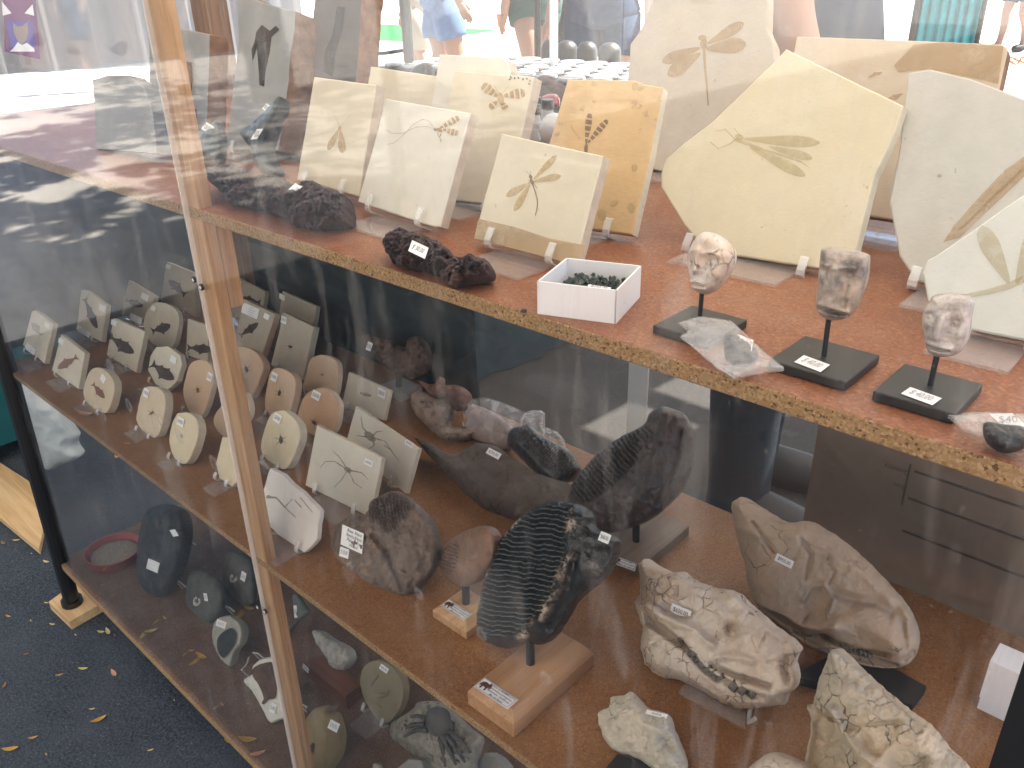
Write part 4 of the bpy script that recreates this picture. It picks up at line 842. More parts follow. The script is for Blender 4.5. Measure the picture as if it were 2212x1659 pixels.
fp('m8', 'eight-sided pale plate with a tall-finned dark fish', "1010,590 1085,585 1165,640 1180,700 1145,810 1078,872 1005,830 957,740 975,645", "1078,872", 'fish_stone', [([fishp(1055, 750, 180, 217, 1.2)], 'film_fish')], [tg("1115,640 1150,665 1105,680")])
fp('m17', 'brown fish plate with a white paper label, right of the post', "1580,278 1785,376 1680,690 1505,600", "1680,690", 'fish_dark', [([fishp(1615, 478, 150, 146, .9)], 'film_fish')], [tg("1720,368 1752,385 1708,400"), dict(quad=D01("1580,300 1685,345 1565,365"), lines=['Fossil fish', 'Knightia eocaena', 'Middle Eocene', 'Green River'], tcol='faint_ink')], edge='peach_deep', th=.015)
fp('m19', 'tall plain slab with one tiny insect, right of the labelled fish', "1835,362 2032,460 1960,800 1755,705", "1960,800", 'fish_dark', [(bug(1883, 588, 1.2, 20), 'film_fish')], [tg("1828,385 1862,400 1822,430", '$180.00')], g=GI, th=.022)
fp('m9', 'small round plate with a rusty red fish and a diamond shaped tag', "590,735 655,730 725,790 737,880 690,1012 600,985 545,920 545,830", "690,1012", 'buff', [([fishp(640, 875, 125, 232, .95)], 'film_rust')], [tg("668,760 692,795 652,795")], rounded=1, th=.014)
fp('m20', 'peach plate with a dark beetle just right of the post', "1535,598 1640,612 1703,695 1690,775 1620,915 1525,872 1498,720", "1620,915", 'peach', [(bug(1600, 735, 1.7, 70), 'film_fish')], [tg("1517,612 1540,628 1512,665", '$60')], g=GI, rounded=1, th=.02, edge='peach_deep')
fp('m22', 'round topped peach plate at the back right of the insect plates', "2010,672 2080,640 2160,665 2192,725 2172,900 2090,930 1965,880 1985,760", "2090,930", 'peach', [(bug(2090, 770, .9, 20), 'film_star')], g=GI, rounded=1)
fp('m21', 'peach plate with a dark winged bug and tag, middle of the insect plates', "1765,735 1840,735 1908,790 1905,900 1850,1062 1745,1030 1715,960 1735,810", "1850,1062", 'peach', [(bug(1812, 888, 1.6, 100), 'film_fish')], [tg("1770,748 1806,768 1755,800", '$190.00')], g=GI, rounded=1, th=.017, edge='peach_deep')
fp('m23', 'wide orange-peach oval plate with a small dark bug low down', "2020,872 2110,858 2180,920 2197,1000 2165,1130 2080,1170 1990,1140 1928,1060 1960,930", "2080,1170", 'peach_deep', [(bug(2037, 1080, 1.7, 40), 'film_fish')], [tg("2035,865 2086,892 2018,915", '$220.00')], g=GI, rounded=1)
fp('m13', 'peach oval plate left of the post with a speck-like insect', "1240,690 1330,678 1378,745 1372,850 1305,1042 1230,1012 1187,900 1200,790", "1305,1042", 'peach', [(bug(1283, 870, 1.5, 80), 'film_rust')], [tg("1355,750 1385,768 1340,800", '$160')], g=GI, rounded=1)
fp('m11', 'buff oval plate with a tag on top and one brown bug, front row', "945,850 1010,850 1062,892 1067,1000 1022,1162 950,1165 885,1075 890,1000 915,890", "1022,1162", 'buff', [(bug(985, 1018, 1.5, -30), 'film_rust')], [tg("940,852 972,870 930,905", '$160.00')], g=GI, rounded=1, th=.015)
fp('m12', 'cream oval plate with a tiny long-legged fly, front row left of the post', "1160,1017 1230,1020 1280,1080 1272,1200 1207,1342 1130,1310 1095,1200 1110,1100 1140,1030", "1207,1342", 'buff_yellow', [(bug(1177, 1167, 1.2, 80), 'film_star')], [tg("1158,1038 1200,1060 1148,1090", '$140.00')], g=GI, rounded=1, th=.017)
fp('m15', 'peach plate mostly hidden behind the wooden post', "1420,985 1560,880 1607,935 1605,1050 1480,1180 1385,1090", "1480,1180", 'peach', [], g=GI, rounded=1, ez=False)
fp('m14', 'yellowish plate behind the lower part of the wooden post', "1440,1172 1605,1180 1605,1370 1503,1497 1420,1440 1398,1345", "1503,1497", 'buff_yellow', [], g=GI)
fp('m24', 'cream oval plate with a spider-like fossil, right of the post', "1780,1010 1850,1008 1930,1090 1937,1200 1857,1372 1770,1350 1697,1280 1697,1180 1740,1050", "1857,1372", 'buff_yellow', [(bug(1822, 1192, 2.1, 85), 'film_fish')], [tg("1790,1010 1834,1040 1770,1060", '$220.00')], g=GI, rounded=1, th=.015)
def star(cx, cy, pts, w=5):
    w = w * .62
    return [strip([(cx + a, cy + b) for a, b in q], w, w * .4) for q in pts]
GS = 'pale star fossil slabs on the middle shelf'
slab('m28', 'small plain slab with a tag behind the two star slabs', [(753, 803), (842, 843), (828, 908), (737, 878)], (828, 908), ZM, 'star_stone', .007, 25, 0, .007, GS, [([ell(790, 852, 13, 4, 15)], 'film_star')], [dict(quad=Q(1, 1, "245,850 293,875 237,905"), text='$280.00', tcol='grey_ink')], edge='fish_side')
slab('m26', 'larger grey slab with a curved feather star, tag at right', [(768, 878), (903, 970), (876, 1066), (745, 962)], (876, 1066), ZM, 'star_stone', .007, 24, -3, .007, GS,
     [(star(802, 945, [[(0, 0), (-18, -22), (-22, -45)], [(0, 0), (12, -12), (26, -14)], [(0, 0), (30, 8), (52, 40)], [(0, 0), (-30, -4)], [(0, 0), (8, 16), (-6, 26)]], 6) + [ell(800, 943, 15, 8, 40)], 'film_star'), ([strip([(830, 962), (845, 972), (862, 996)], 1.6, .8)], 'film_fish')], [dict(quad=Q(1, 1, "425,1185 475,1215 413,1215"), text='$400.00', tcol='grey_ink')], edge='fish_side')
slab('m25', 'pale slab with a branching brittle star, in front of the feather star slab', [(684, 918), (825, 990), (799, 1118), (659, 1048)], (799, 1118), ZM, 'star_stone', .007, 23, 3, .007, GS,
     [(star(752, 1015, [[(0, 0), (-28, -18), (-48, -18), (-60, -5)], [(0, 0), (-20, -30), (-32, -40)], [(0, 0), (14, 28), (32, 40)], [(0, 0), (30, 6), (45, 22)], [(0, 0), (-14, 22), (-30, 38)]], 5) + [ell(752, 1015, 9, 6, 30)], 'film_star')], [dict(quad=Q(1, 1, "160,1308 212,1333 150,1345"), text='$400.00', tcol='grey_ink')], edge='fish_side')
slab('m27', 'small white slab with rough top edge and a thin brown star arm', [(583, 1012), (610, 1025), (640, 1055), (664, 1075), (691, 1104), (683, 1166), (657, 1194), (610, 1162), (569, 1128), (567, 1060)], (657, 1194), ZM, 'chalk', .007, 23, 3, .007, GS,
     [([strip([(582, 1074), (598, 1075), (616, 1096), (640, 1118)], 5, 2.5), ell(580, 1073, 5, 4, 0), strip([(637, 1080), (652, 1096)], 2.5), strip([(616, 1096), (632, 1078)], 3, 2)], 'film_star'), ([strip([(649, 1074), (676, 1107)], 1.2)], 'film_fish')], edge='chalk', rough=1.3)
for kk, lb in (('m28', 'clear easel under the small plain tagged slab'), ('m26', 'clear easel under the feather star slab'), ('m25', 'clear easel under the brittle star slab'), ('m27', 'clear easel under the small white slab')): easel(kk, lb, .5, .3, base=.035)

# bones at the back
rock('bone_dark', (.085, .05, .038), .4, 60, 18, .9, 90, .8, tint=(.15, .085, .055), bdist=.004); rock('bone_grey', (.38, .30, .25), .2, 50, 16, .8, 90, .9, tint=(.27, .20, .16), crack=(70, .05, (.14, .11, .09)), bdist=.004)
rock('bone_red', (.20, .10, .07), .35, 55, 18, .8, 90, .85, tint=(.10, .06, .05), bdist=.004)
def D11(s): return Q(1, 1, s)
GBn = 'broken fossil bones at the back of the middle shelf'
root = thing('mounted_bone', 'dark brown fossil vertebra mounted on a rod, back of the middle shelf', 'mounted bone', on_z(D11("372,885")[0], ZM), GBn)
c = on_z(D11("372,885")[0], ZM); dp = (c - EYE) @ RM[:, 2]
bo = blob('bone', D11("140,505 200,520 310,545 350,575 420,590 430,540 510,525 570,650 560,750 460,800 380,765 250,690 205,610 160,590"), D11("372,770")[0], .028, .02, 'bone_dark', parent=root, d=dp, sp=3, amp=.010, freq=55, jag=1.6, lean=12, seed=11)
MB().tube([c, on_pl(D11("372,760")[0], c, np.array([0, -1.0, 0]))], .0052, 12).build('rod', MT['black_rod'], root)
MB().bx(c[0] - .025, c[0] + .03, c[1] - .02, c[1] + .025, ZM + .0005, ZM + .012).build('base', MT['acrylic_edge'], root)
sticker(root, OnBlob(bo, D11("185,585")[0]), D11("178,552 210,565 160,605"), '$30', tcol='grey_ink')
o = blob('fossil_bone', D11("500,810 560,830 615,825 630,782 652,790 655,830 760,840 820,900 812,985 740,1005 690,930 600,920"), D11("740,1005")[0], .022, .02, 'bone_red', shelf=ZM, lift=.03, sp=3, amp=.007, freq=60, jag=1.5, lean=25, seed=12); tag(o, 'reddish brown jagged bone lying behind the grey bone', 'fossil bone', GBn)
o = blob('fossil_bone', D11("452,900 520,872 600,905 700,955 730,1010 705,1090 800,1110 895,1130 850,1165 780,1200 640,1185 560,1110 462,1000"), D11("780,1200")[0], .026, .02, 'bone_grey', shelf=ZM, sp=3, amp=.007, freq=50, jag=1.4, lean=40, seed=13); tag(o, 'beige cracked bone lying left of the plastic wrapped piece', 'fossil bone', GBn)
o = blob('fossil_bone', D11("800,1010 870,1040 905,1100 895,1145 840,1130 795,1080"), D11("840,1135")[0], .014, .012, 'peach_deep', shelf=ZM, lift=.01, sp=3, amp=.005, freq=70, jag=1, lean=35, seed=14); tag(o, 'small orange-brown bone piece beside the plastic wrapped piece', 'fossil bone', GBn)
rock('wrapped_pink', (.40, .33, .32), .12, 40, 12, .5, 90, .8)
o = blob('wrapped_fossil', D11("800,965 930,985 1060,1065 1130,1150 1075,1255 960,1225 830,1170 795,1080"), D11("1000,1240")[0], .022, .02, 'wrapped_pink', shelf=ZM, lift=.006, sp=4, amp=.004, freq=40, lean=40, seed=15); tag(o, 'pinkish grey fossil piece wrapped in clear crinkled plastic', 'fossil', None)
o = blob('plastic_wrap', D11("795,965 850,925 930,915 1010,935 1110,975 1190,1010 1240,1005 1310,1015 1312,1100 1400,1140 1450,1195 1470,1275 1380,1290 1220,1265 1070,1262 830,1175 785,1085"), D11("1100,1268")[0], .034, .012, 'wrap', shelf=ZM, lift=.003, sp=4, amp=.012, freq=45, lean=40, seed=16, round_=0); tag(o, 'crinkled clear plastic wrap around the pinkish fossil piece', 'plastic wrap')
a_ = on_z(D11("1240,1200")[0], ZM)
ld = MB(); vs = [on_y(p, a_[1]) for p in D11("1165,1130 1168,1060 1195,1020 1240,1008 1290,1010 1310,1020 1312,1160")]
ld.tube(vs, .0022, 6, True).build('acrylic_rim', MT['acrylic_edge']); o = bpy.data.objects[ld and 'acrylic_rim']; tag(o, 'bent clear plastic loop standing behind the dark ridged tooth', 'plastic loop')

# teeth: dark enamel plates set in softer cement
def tooth_mat(name, body, enamel, rim, gloss=.3, coat=0):
    mt = rock(name, body, .3, 70, 22, .6, 120, gloss + .15, bdist=.003, coat=coat); t = mt.node_tree; b = t.nodes['Principled BSDF']; l = b.inputs['Base Color'].links[0].from_socket
    a = N(t, 'Attribute', attribute_name='ridge'); c = mixc(t, ramp(t, a.outputs['Fac'], .4, .95), l, enamel)
    r = N(t, 'Attribute', attribute_name='rim'); co = coords(t); nz = ramp(t, tnoise(t, co, 55, 6, .7), .48, .60); mm = N(t, 'Math', operation='MULTIPLY'); t.links.new(r.outputs['Fac'], mm.inputs[0]); t.links.new(nz, mm.inputs[1])
    c = mixc(t, mm.outputs[0], c, rim); t.links.new(c, b.inputs['Base Color']); b.inputs['Roughness'].default_value = gloss; b.inputs['Specular IOR Level'].default_value = .5
    return mt
tooth_mat('tooth_black', (.011, .013, .014), (.15, .17, .175), (.50, .40, .30), .26)
tooth_mat('tooth_brown', (.055, .040, .034), (.12, .115, .12), (.14, .10, .085), .38)
tooth_mat('tooth_dark', (.030, .028, .028), (.10, .10, .10), (.10, .08, .07), .28)
tooth_mat('tooth_tan', (.19, .105, .065), (.022, .02, .018), (.24, .16, .11), .5)
tooth_mat('tooth_grey', (.135, .10, .08), (.022, .02, .018), (.25, .165, .11), .6)
def plates(axis0, axis1, n, area, depth, wob=2.6, sharp=3.0, freq=.09):
    """ridges across an axis given by two picture points, kept inside the outline 'area'"""
    a, c = np.array(axis0, float), np.array(axis1, float); L = np.linalg.norm(c - a); d = (c - a) / L; q = np.array([-d[1], d[0]])
    def val(X):
        s = (X - a) @ d; w = (X - a) @ q
        wv = np.array([noise.noise(Vector((float(x) * freq, float(y) * freq * .35, 1.7))) + .28 * noise.noise(Vector((float(x) * freq * 3.1, float(y) * freq * .9, 4.7))) for x, y in zip(w, s)]) * wob
        ph = (s + wv) / L * n; f = np.abs((ph % 1) - .5) * 2
        ins = inside(X, np.array(area)); dd = seg_d(X, list(area) + [area[0]]); k = np.where(ins, np.clip(dd / 6, 0, 1), 0)
        return np.exp(-((f - .55) * sharp * 1.6) ** 2) * k, k
    return lambda A, h, prof: h + depth * (val(A)[0] - .35 * val(A)[1]), lambda A: val(A)[0]
def set_attr(ob, nm, fn):
    fc, V2, hh = BLOBS[ob.name]; at = ob.data.attributes.new(nm, 'FLOAT', 'POINT'); va = np.zeros(len(ob.data.vertices), np.float32); va[:len(V2)] = fn(V2); at.data.foreach_set('value', va)
def rimfn(pts, w): return lambda A: np.exp(-(seg_d(A, pts) / w) ** 2)
def mounted(label, poly, body_anchor, rod, base_px, base_mat, base_h, T, Tb, mt, ridge, lean, yaw, plaque=None, step=.0, amp=.004, freq=60, feats=(), jag=1.6, sp=3, seed=1, price=None, plaque_lines=(), dd=0):
    """fossil on a black rod set in a wooden block; base_px: top face corners left, near, right, far"""
    top = [on_z(p, ZM + base_h) for p in base_px]
    x0, x1 = (top[0][0] + top[3][0]) / 2, (top[1][0] + top[2][0]) / 2; y0, y1 = (top[0][1] + top[1][1]) / 2, (top[2][1] + top[3][1]) / 2
    root = thing('mounted_tooth', label, 'fossil tooth', ((x0 + x1) / 2, (y0 + y1) / 2, ZM), 'fossil teeth on wooden blocks')
    b = MB(); h1 = ZM + base_h * .62; s = step; z0 = ZM + .0004; z2_ = ZM + base_h
    vs = [(x0 - s, y0 - s, z0), (x1 + s, y0 - s, z0), (x1 + s, y1 + s, z0), (x0 - s, y1 + s, z0), (x0 - s, y0 - s, h1), (x1 + s, y0 - s, h1), (x1 + s, y1 + s, h1), (x0 - s, y1 + s, h1), (x0, y0, z2_), (x1, y0, z2_), (x1, y1, z2_), (x0, y1, z2_)]
    b.add(vs, [(3, 2, 1, 0), (0, 1, 5, 4), (1, 2, 6, 5), (2, 3, 7, 6), (3, 0, 4, 7), (4, 5, 9, 8), (5, 6, 10, 9), (6, 7, 11, 10), (7, 4, 8, 11), (8, 9, 10, 11)])
    bb = b.build('wooden_base', MT[base_mat], root); md = bb.modifiers.new('bevel', 'BEVEL'); md.width = .0007; md.segments = 2
    rb = on_z(rod[1], z2_); dp = (rb - EYE) @ RM[:, 2]
    for k in range(400):
        q = rb + np.array([0, 0, k * .0004]); cc = RM.T @ (q - EYE)
        if CY + F * cc[1] / cc[2] < rod[0][1]: break
    q = at_d(rod[0], cc[2] + dd)
    MB().tube([rb - np.array([0, 0, .0003]), rb + (q - rb) * .5, q + (q - rb) * .45], .0043, 14).build('rod', MT['black_rod'], root)
    fn, at = ridge; dpt = (q - EYE) @ RM[:, 2]
    tb_ = blob('tooth', poly, rod[0], T, Tb, mt, parent=root, lean=lean, yaw=yaw, d=dpt, sp=sp, amp=amp, freq=freq, jag=jag, feats=list(feats) + [('fn', fn)], seed=seed, attr=('ridge', at))
    if plaque:
        fp_ = Face((x0, y0, z2_ + .0002), 0, 90)
        plq = sticker(root, fp_, plaque, h=.0004, lines=plaque_lines, name='plaque', tcol='ink', tsz=.66, bold=.01)
        tl, tr, bl = [np.array(p) for p in plaque]; du, dv = tr - tl, bl - tl
        def PP(a, c): return tuple(tl + du * a + dv * c)
        flat(root, fp_, [[PP(*u) for u in ((.06, .72), (.05, .50), (.08, .30), (.15, .22), (.22, .26), (.27, .18), (.31, .24), (.33, .42), (.32, .60), (.30, .62), (.29, .48), (.26, .58), (.265, .84), (.225, .84), (.215, .62), (.15, .60), (.145, .84), (.10, .84), (.10, .58))]], 'mammoth_ink', 'mammoth_print', .0009)
        flat(root, fp_, [strip([PP(.02, .05), PP(.98, .05)], .8), strip([PP(.02, .95), PP(.98, .95)], .8), strip([PP(.02, .05), PP(.02, .95)], .8), strip([PP(.98, .05), PP(.98, .95)], .8)], 'grey_ink', 'printed_border', .0009)
    if price: sticker(root, OnBlob(tb_, price[0], price[2] if len(price) > 2 else (0, 0)), price[0:1] and price[3], price[1], tcol='grey_ink', tsz=.6)
    return root, tb_
plain('mammoth_ink', (.09, .035, .025), .9)
PL = ('Molaire de MAMMOUTH', 'Mammuthus primigenius', 'Pléistocène - 50,000 ans', 'Mer du Nord')
# grey tooth with pale side, standing on the shelf
def D12(s): return Q(1, 2, s)
A5 = [(722, 1162), (735, 1130), (755, 1115), (790, 1110), (800, 1085), (820, 1072), (850, 1060), (880, 1072), (905, 1092), (930, 1122), (944, 1165), (940, 1220), (905, 1268), (876, 1286), (840, 1280), (790, 1262), (745, 1230), (722, 1200)]
T5 = [(785, 1110), (800, 1085), (825, 1070), (850, 1062), (880, 1075), (905, 1098), (880, 1115), (860, 1150), (840, 1160), (815, 1130)]
r5 = plates((790, 1110), (900, 1090), 8, T5, .010, 1.6, 3.2)
o = blob('jaw_fragment', A5, (876, 1286), .030, .03, 'tooth_grey', shelf=ZM, lean=38, sp=3, amp=.005, freq=50, jag=1.2, seed=17,
         feats=[('l', [(812, 1160), (840, 1190), (860, 1240), (872, 1275)], 5, -.010), ('b', 770, 1180, 30, .006), ('b', 838, 1200, 20, -.006), ('fn', r5[0])], attr=('ridge', r5[1]))
set_attr(o, 'rim', lambda A: np.clip(1.6 * np.exp(-(np.hypot((A[:, 0] - 765) / 55, (A[:, 1] - 1190) / 62)) ** 4) + np.exp(-(np.hypot((A[:, 0] - 905) / 18, (A[:, 1] - 1125) / 40)) ** 2), 0, 1) * 1.0)
tag(o, 'thick grey-brown mammoth jaw piece with ridges on top and a paper label', 'jaw fragment')
fo = OnBlob(o, (765, 1165)); sticker(o, fo, [(741, 1133), (787, 1153), (737, 1176)], h=.001, lines=['River Rhine', 'Mammuthus primigenius', 'Pleistocene', 'World'], name='paper_label', tcol='ink', tsz=.8)
sticker(o, fo, D12("0,225 58,245 -8,285"), '$1100.00', h=.0016, tcol='grey_ink')
# small tan tooth
A4 = D12("630,340 640,260 700,185 820,115 940,90 985,130 1003,200 995,285 930,400 850,468 780,485 690,430")
T4 = D12("640,330 650,260 700,195 790,190 810,230 795,330 760,390 720,420 680,400")
mounted('small tan tooth with looped ridges on a small two-step wooden block', A4, None, (D12("806,470")[0], D12("808,588")[0]), D12("690,590 795,705 912,610 820,500"), 'board_pale', .016, .022, .02, 'tooth_tan', plates(D12("760,200")[0], D12("690,420")[0], 5, T4, .007, 3.4, 2.4, .16), 15, -25,
        [D12("697,563")[0], D12("848,660")[0], D12("640,608")[0]], .010, .0015, 60, (), .7, 2.6, 18, plaque_lines=PL)
# tall dark tooth behind
A3 = [(1230, 1064), (1245, 1032), (1290, 980), (1345, 942), (1390, 917), (1408, 888), (1440, 879), (1480, 897), (1497, 945), (1492, 1010), (1470, 1062), (1420, 1112), (1375, 1137), (1325, 1152), (1268, 1142), (1234, 1112)]
T3 = [(1232, 1062), (1250, 1030), (1292, 982), (1345, 945), (1398, 918), (1415, 935), (1395, 960), (1370, 1010), (1320, 1060), (1262, 1090)]
ro, t3 = mounted('large brown-black ridged tooth on a grey wooden block, behind the front tooth', A3, None, ((1374, 1135), (1374, 1168)), [(1300, 1185), (1388, 1228), (1480, 1138), (1408, 1094)], 'board_grey', .014, .030, .034, 'tooth_brown', plates((1245, 1085), (1410, 925), 12, T3, .012, 2.5, 3.4, .06), 30, 5,
        [D12("1765,280")[0], D12("1915,335")[0], D12("1750,330")[0]], .0, .003, 45, [('l', [(1440, 900), (1430, 960), (1385, 1080)], 12, .004), ('l', [(1470, 930), (1462, 1000), (1420, 1090)], 5, -.004), ('b', 1440, 890, 14, .006)], 1.6, 3, 19, plaque_lines=('Molaire de MAMMOUTH', 'Mammuthus primigenius', 'Mer du Nord'))
set_attr(t3, 'rim', lambda A: np.exp(-(np.hypot((A[:, 0] - 1255) / 26, (A[:, 1] - 1110) / 26)) ** 2))
# big black tooth in front
A1 = [(1030, 1352), (1036, 1292), (1055, 1222), (1085, 1160), (1130, 1112), (1178, 1086), (1222, 1085), (1262, 1100), (1276, 1138), (1302, 1150), (1326, 1168), (1322, 1205), (1308, 1240), (1288, 1262), (1240, 1302), (1215, 1342), (1196, 1372), (1172, 1392), (1135, 1390), (1100, 1402), (1050, 1386)]
T1 = [(1032, 1350), (1038, 1292), (1057, 1222), (1087, 1162), (1132, 1114), (1180, 1090), (1225, 1090), (1240, 1110), (1228, 1150), (1232, 1200), (1208, 1265), (1170, 1330), (1120, 1370), (1070, 1382)]
ro, t1 = mounted('largest glossy black ridged tooth on a pale wooden block at the front', A1, None, ((1145, 1390), (1146, 1432)), [(1016, 1466), (1109, 1536), (1264, 1394), (1198, 1358)], 'board_oak', .026, .024, .036, 'tooth_black', plates((1105, 1388), (1140, 1092), 14, T1, .016, 4.5, 3.4, .05), 22, -10,
        [D12("928,1073")[0], D12("1148,1218")[0], D12("857,1133")[0]], .006, .0022, 48, [('l', [(1240, 1110), (1232, 1200), (1208, 1265), (1170, 1335)], 9, .004), ('b', 1305, 1200, 22, -.006), ('b', 1275, 1190, 14, -.008), ('b', 1255, 1120, 14, .006), ('l', [(1250, 1200), (1225, 1290), (1190, 1350)], 8, -.006)], 1.8, 3, 20, plaque_lines=PL)
set_attr(t1, 'rim', lambda A: np.clip(np.exp(-(seg_d(A, [(1240, 1108), (1232, 1200), (1205, 1265), (1172, 1330), (1130, 1372)]) / 9) ** 2) + .9 * np.exp(-(seg_d(A, T1[:6]) / 3.5) ** 2) + .5 * np.exp(-(np.hypot(A[:, 0] - 1305, A[:, 1] - 1205) / 30) ** 2) + .9 * np.exp(-(np.hypot(A[:, 0] - 1250, A[:, 1] - 1125) / 12) ** 2), 0, 1))
sticker(ro, OnBlob(t1, (1310, 1163)), D12("1695,122 1762,150 1672,180"), '$660.00', tcol='ink', tsz=.62, h=.002)
# jaw with a tooth lying in it
rock('jaw_bone', (.115, .098, .088), .25, 30, 9, .9, 70, .75, tint=(.085, .055, .042), crack=(40, .025, (.04, .035, .03)), bdist=.004)
AJ = D11("480,1188 520,1195 600,1225 670,1270 740,1285 790,1262 850,1225 880,1212 1000,1230 1100,1300 1250,1400 1400,1450 1520,1500 1560,1600 1490,1680 1400,1720 1200,1722 1060,1695 920,1640 830,1560 700,1430 620,1345 530,1250")
o = blob('jaw_bone', AJ, D11("1160,1722")[0], .030, .035, 'jaw_bone', shelf=ZM, lean=42, sp=4, amp=.006, freq=28, jag=1.4, seed=21, feats=[('l', D11("760,1400 900,1500 1100,1580 1300,1600"), 30, .008), ('l', D11("800,1330 960,1300 1080,1330"), 14, -.006)]); tag(o, 'long dark grey fossil jawbone with rough left end and a price tag', 'jawbone')
fo = OnBlob(o, D11("990,1283")[0]); sticker(o, fo, D11("960,1242 1042,1285 938,1278"), '$750.00', tcol='grey_ink', tsz=.62, h=.001)
A2 = D11("1080,1155 1110,1115 1155,1102 1225,1098 1280,1150 1310,1165 1400,1215 1480,1262 1525,1330 1545,1385 1500,1450 1440,1470 1400,1505 1380,1520 1250,1400 1110,1260 1078,1230")
T2 = D11("1140,1120 1225,1102 1300,1165 1400,1218 1480,1266 1530,1345 1510,1420 1440,1440 1340,1390 1240,1280 1160,1180")
r2 = plates(D11("1180,1110")[0], D11("1480,1430")[0], 14, T2, .007, 1.3, 3.2)
o = blob('ridged_tooth', A2, D11("1400,1500")[0], .028, .02, 'tooth_dark', d=(on_z(D11("1160,1722")[0], ZM) - EYE) @ RM[:, 2] + .02, lean=45, sp=2.8, amp=.002, freq=60, jag=.9, seed=22, feats=[('l', D11("1100,1150 1160,1230 1260,1340 1390,1460"), 8, .003), ('fn', r2[0])], attr=('ridge', r2[1])); tag(o, 'dark ridged tooth set on the long grey jawbone', 'fossil tooth')

# skulls
rock('skull_white', (.58, .50, .41), .10, 45, 14, .6, 110, .92, tint=(.50, .38, .28), crack=(75, .045, (.24, .19, .15)), bdist=.003)
rock('skull_grey', (.39, .315, .235), .12, 40, 10, .6, 110, .92, tint=(.45, .32, .22), crack=(38, .022, (.12, .10, .08)), bdist=.003)
rock('skull_green', (.54, .44, .31), .14, 40, 12, .8, 100, .92, tint=(.40, .365, .29), crack=(60, .035, (.2, .17, .13)), bdist=.003)
rock('bone_pale', (.55, .49, .39), .14, 40, 12, .7, 90, .9, tint=(.38, .38, .32), crack=(70, .04, (.25, .21, .16)), bdist=.003)
plain('skull_teeth', (.10, .085, .07), .35, .5, var=.4, scale=200)
def D22(s): return Q(2, 2, s)
GK = 'fossil skulls on the middle shelf'
def k1(q): return [(1344.1 + .4034 * a, 1179.5 + .4034 * b) for a, b in px(q)]
S1 = k1("90,95 120,70 180,115 235,140 250,146 310,138 350,175 400,200 470,225 560,238 620,265 655,305 740,380 815,445 900,505 958,565 935,592 920,640 938,720 925,765 880,800 870,850 780,860 690,872 600,870 540,845 450,790 380,755 300,715 230,710 170,680 120,630 100,540 110,430 85,350 65,300 95,260")
sk1 = blob('skull', S1, k1("690,872")[0], .032, .04, 'skull_white', shelf=ZM, lift=.012, lean=24, yaw=2, sp=2.6, amp=.0030, freq=45, jag=1.8, seed=30, R=62, round_=0, feats=[
    ('l', k1("165,315 235,372 330,412 420,452 500,525"), 10, .011), ('a', k1("120,345 170,365 250,420 340,490 380,545 350,560 300,530 200,460 130,420"), 8, -.020), ('l', k1("330,500 375,560 440,640 520,705"), 6, -.012),
    ('d', *k1("475,415")[0], 30, -.006), ('b', *k1("590,440")[0], 15, -.017), ('b', *k1("597,458")[0], 5, .006), ('b', *k1("640,370")[0], 14, .006), ('l', k1("410,370 470,330 540,360 545,430"), 5, .004),
    ('l', k1("490,630 560,662 640,692 720,712 790,735"), 5, -.014), ('l', k1("480,585 600,580 700,600"), 9, .006), ('l', k1("550,700 600,735 700,780 760,800"), 7, -.008), ('l', k1("880,590 868,650 885,710"), 6, -.010),
    ('l', k1("560,240 700,350 820,440 940,560"), 9, .008), ('a', k1("215,300 300,290 420,340 400,390 320,390 240,350"), 10, -.008), ('l', k1("110,90 200,150 330,190 450,240"), 9, .007),
    ('e', *k1("760,520")[0], 40, 26, 40, .006), ('a', k1("120,450 300,540 420,680 560,790 520,820 300,700 170,660"), 22, .006), ('l', k1("640,740 780,770 900,760"), 12, .006), ('l', k1("175,520 240,480 260,560 220,640"), 2.5, -.003), ('l', k1("700,480 730,560 770,460 830,500"), 2.2, -.003), ('l', k1("780,610 860,605"), 2.2, -.003), ('l', k1("350,445 410,455 430,490"), 2.2, -.003)])
tag(sk1, 'white cracked skull with dark teeth and a tag, middle of the three skulls', 'skull', GK)
sticker(sk1, OnBlob(sk1, (1473, 1318)), [(1453, 1302), (1496, 1320), (1448, 1322)], '$650.00', tcol='ink', tsz=.66, h=.0015)
def teeth(ob, pts, n, w, hgt, ang):
    P = rs([tuple(p) for p in pts], 2, False); fc = BLOBS[ob.name][0]
    for k in range(n):
        p = P[int((k + .5) / n * (len(P) - 1))]; q = OnBlob(ob, p); c = q(p, .0008); a = R_(ang); u = q.u * math.cos(a) + q.v * math.sin(a); v = -q.u * math.sin(a) + q.v * math.cos(a); b = MB(); s = w * random.uniform(.85, 1.1); hh = hgt * random.uniform(.85, 1.15)
        vs = []
        for (x, y, z) in ((-.5, -.5, 0), (.5, -.5, 0), (.5, .5, 0), (-.5, .5, 0), (-.42, -.45, .7), (.42, -.42, .8), (.40, .42, .7), (-.42, .40, .8), (0, -.1, 1.0)):
            vs.append(c + u * x * s + v * y * hh + q.n * z * .0045)
        mesh('tooth', vs, [(0, 3, 2, 1), (0, 1, 5, 4), (1, 2, 6, 5), (2, 3, 7, 6), (3, 0, 4, 7), (4, 5, 8), (5, 6, 8), (6, 7, 8), (7, 4, 8)], MT['skull_teeth'], ob)
teeth(sk1, k1("372,560 410,602 445,640 490,675 545,710"), 6, .0060, .0085, -45); teeth(sk1, k1("585,738 640,765 720,795"), 3, .0075, .0085, -20)
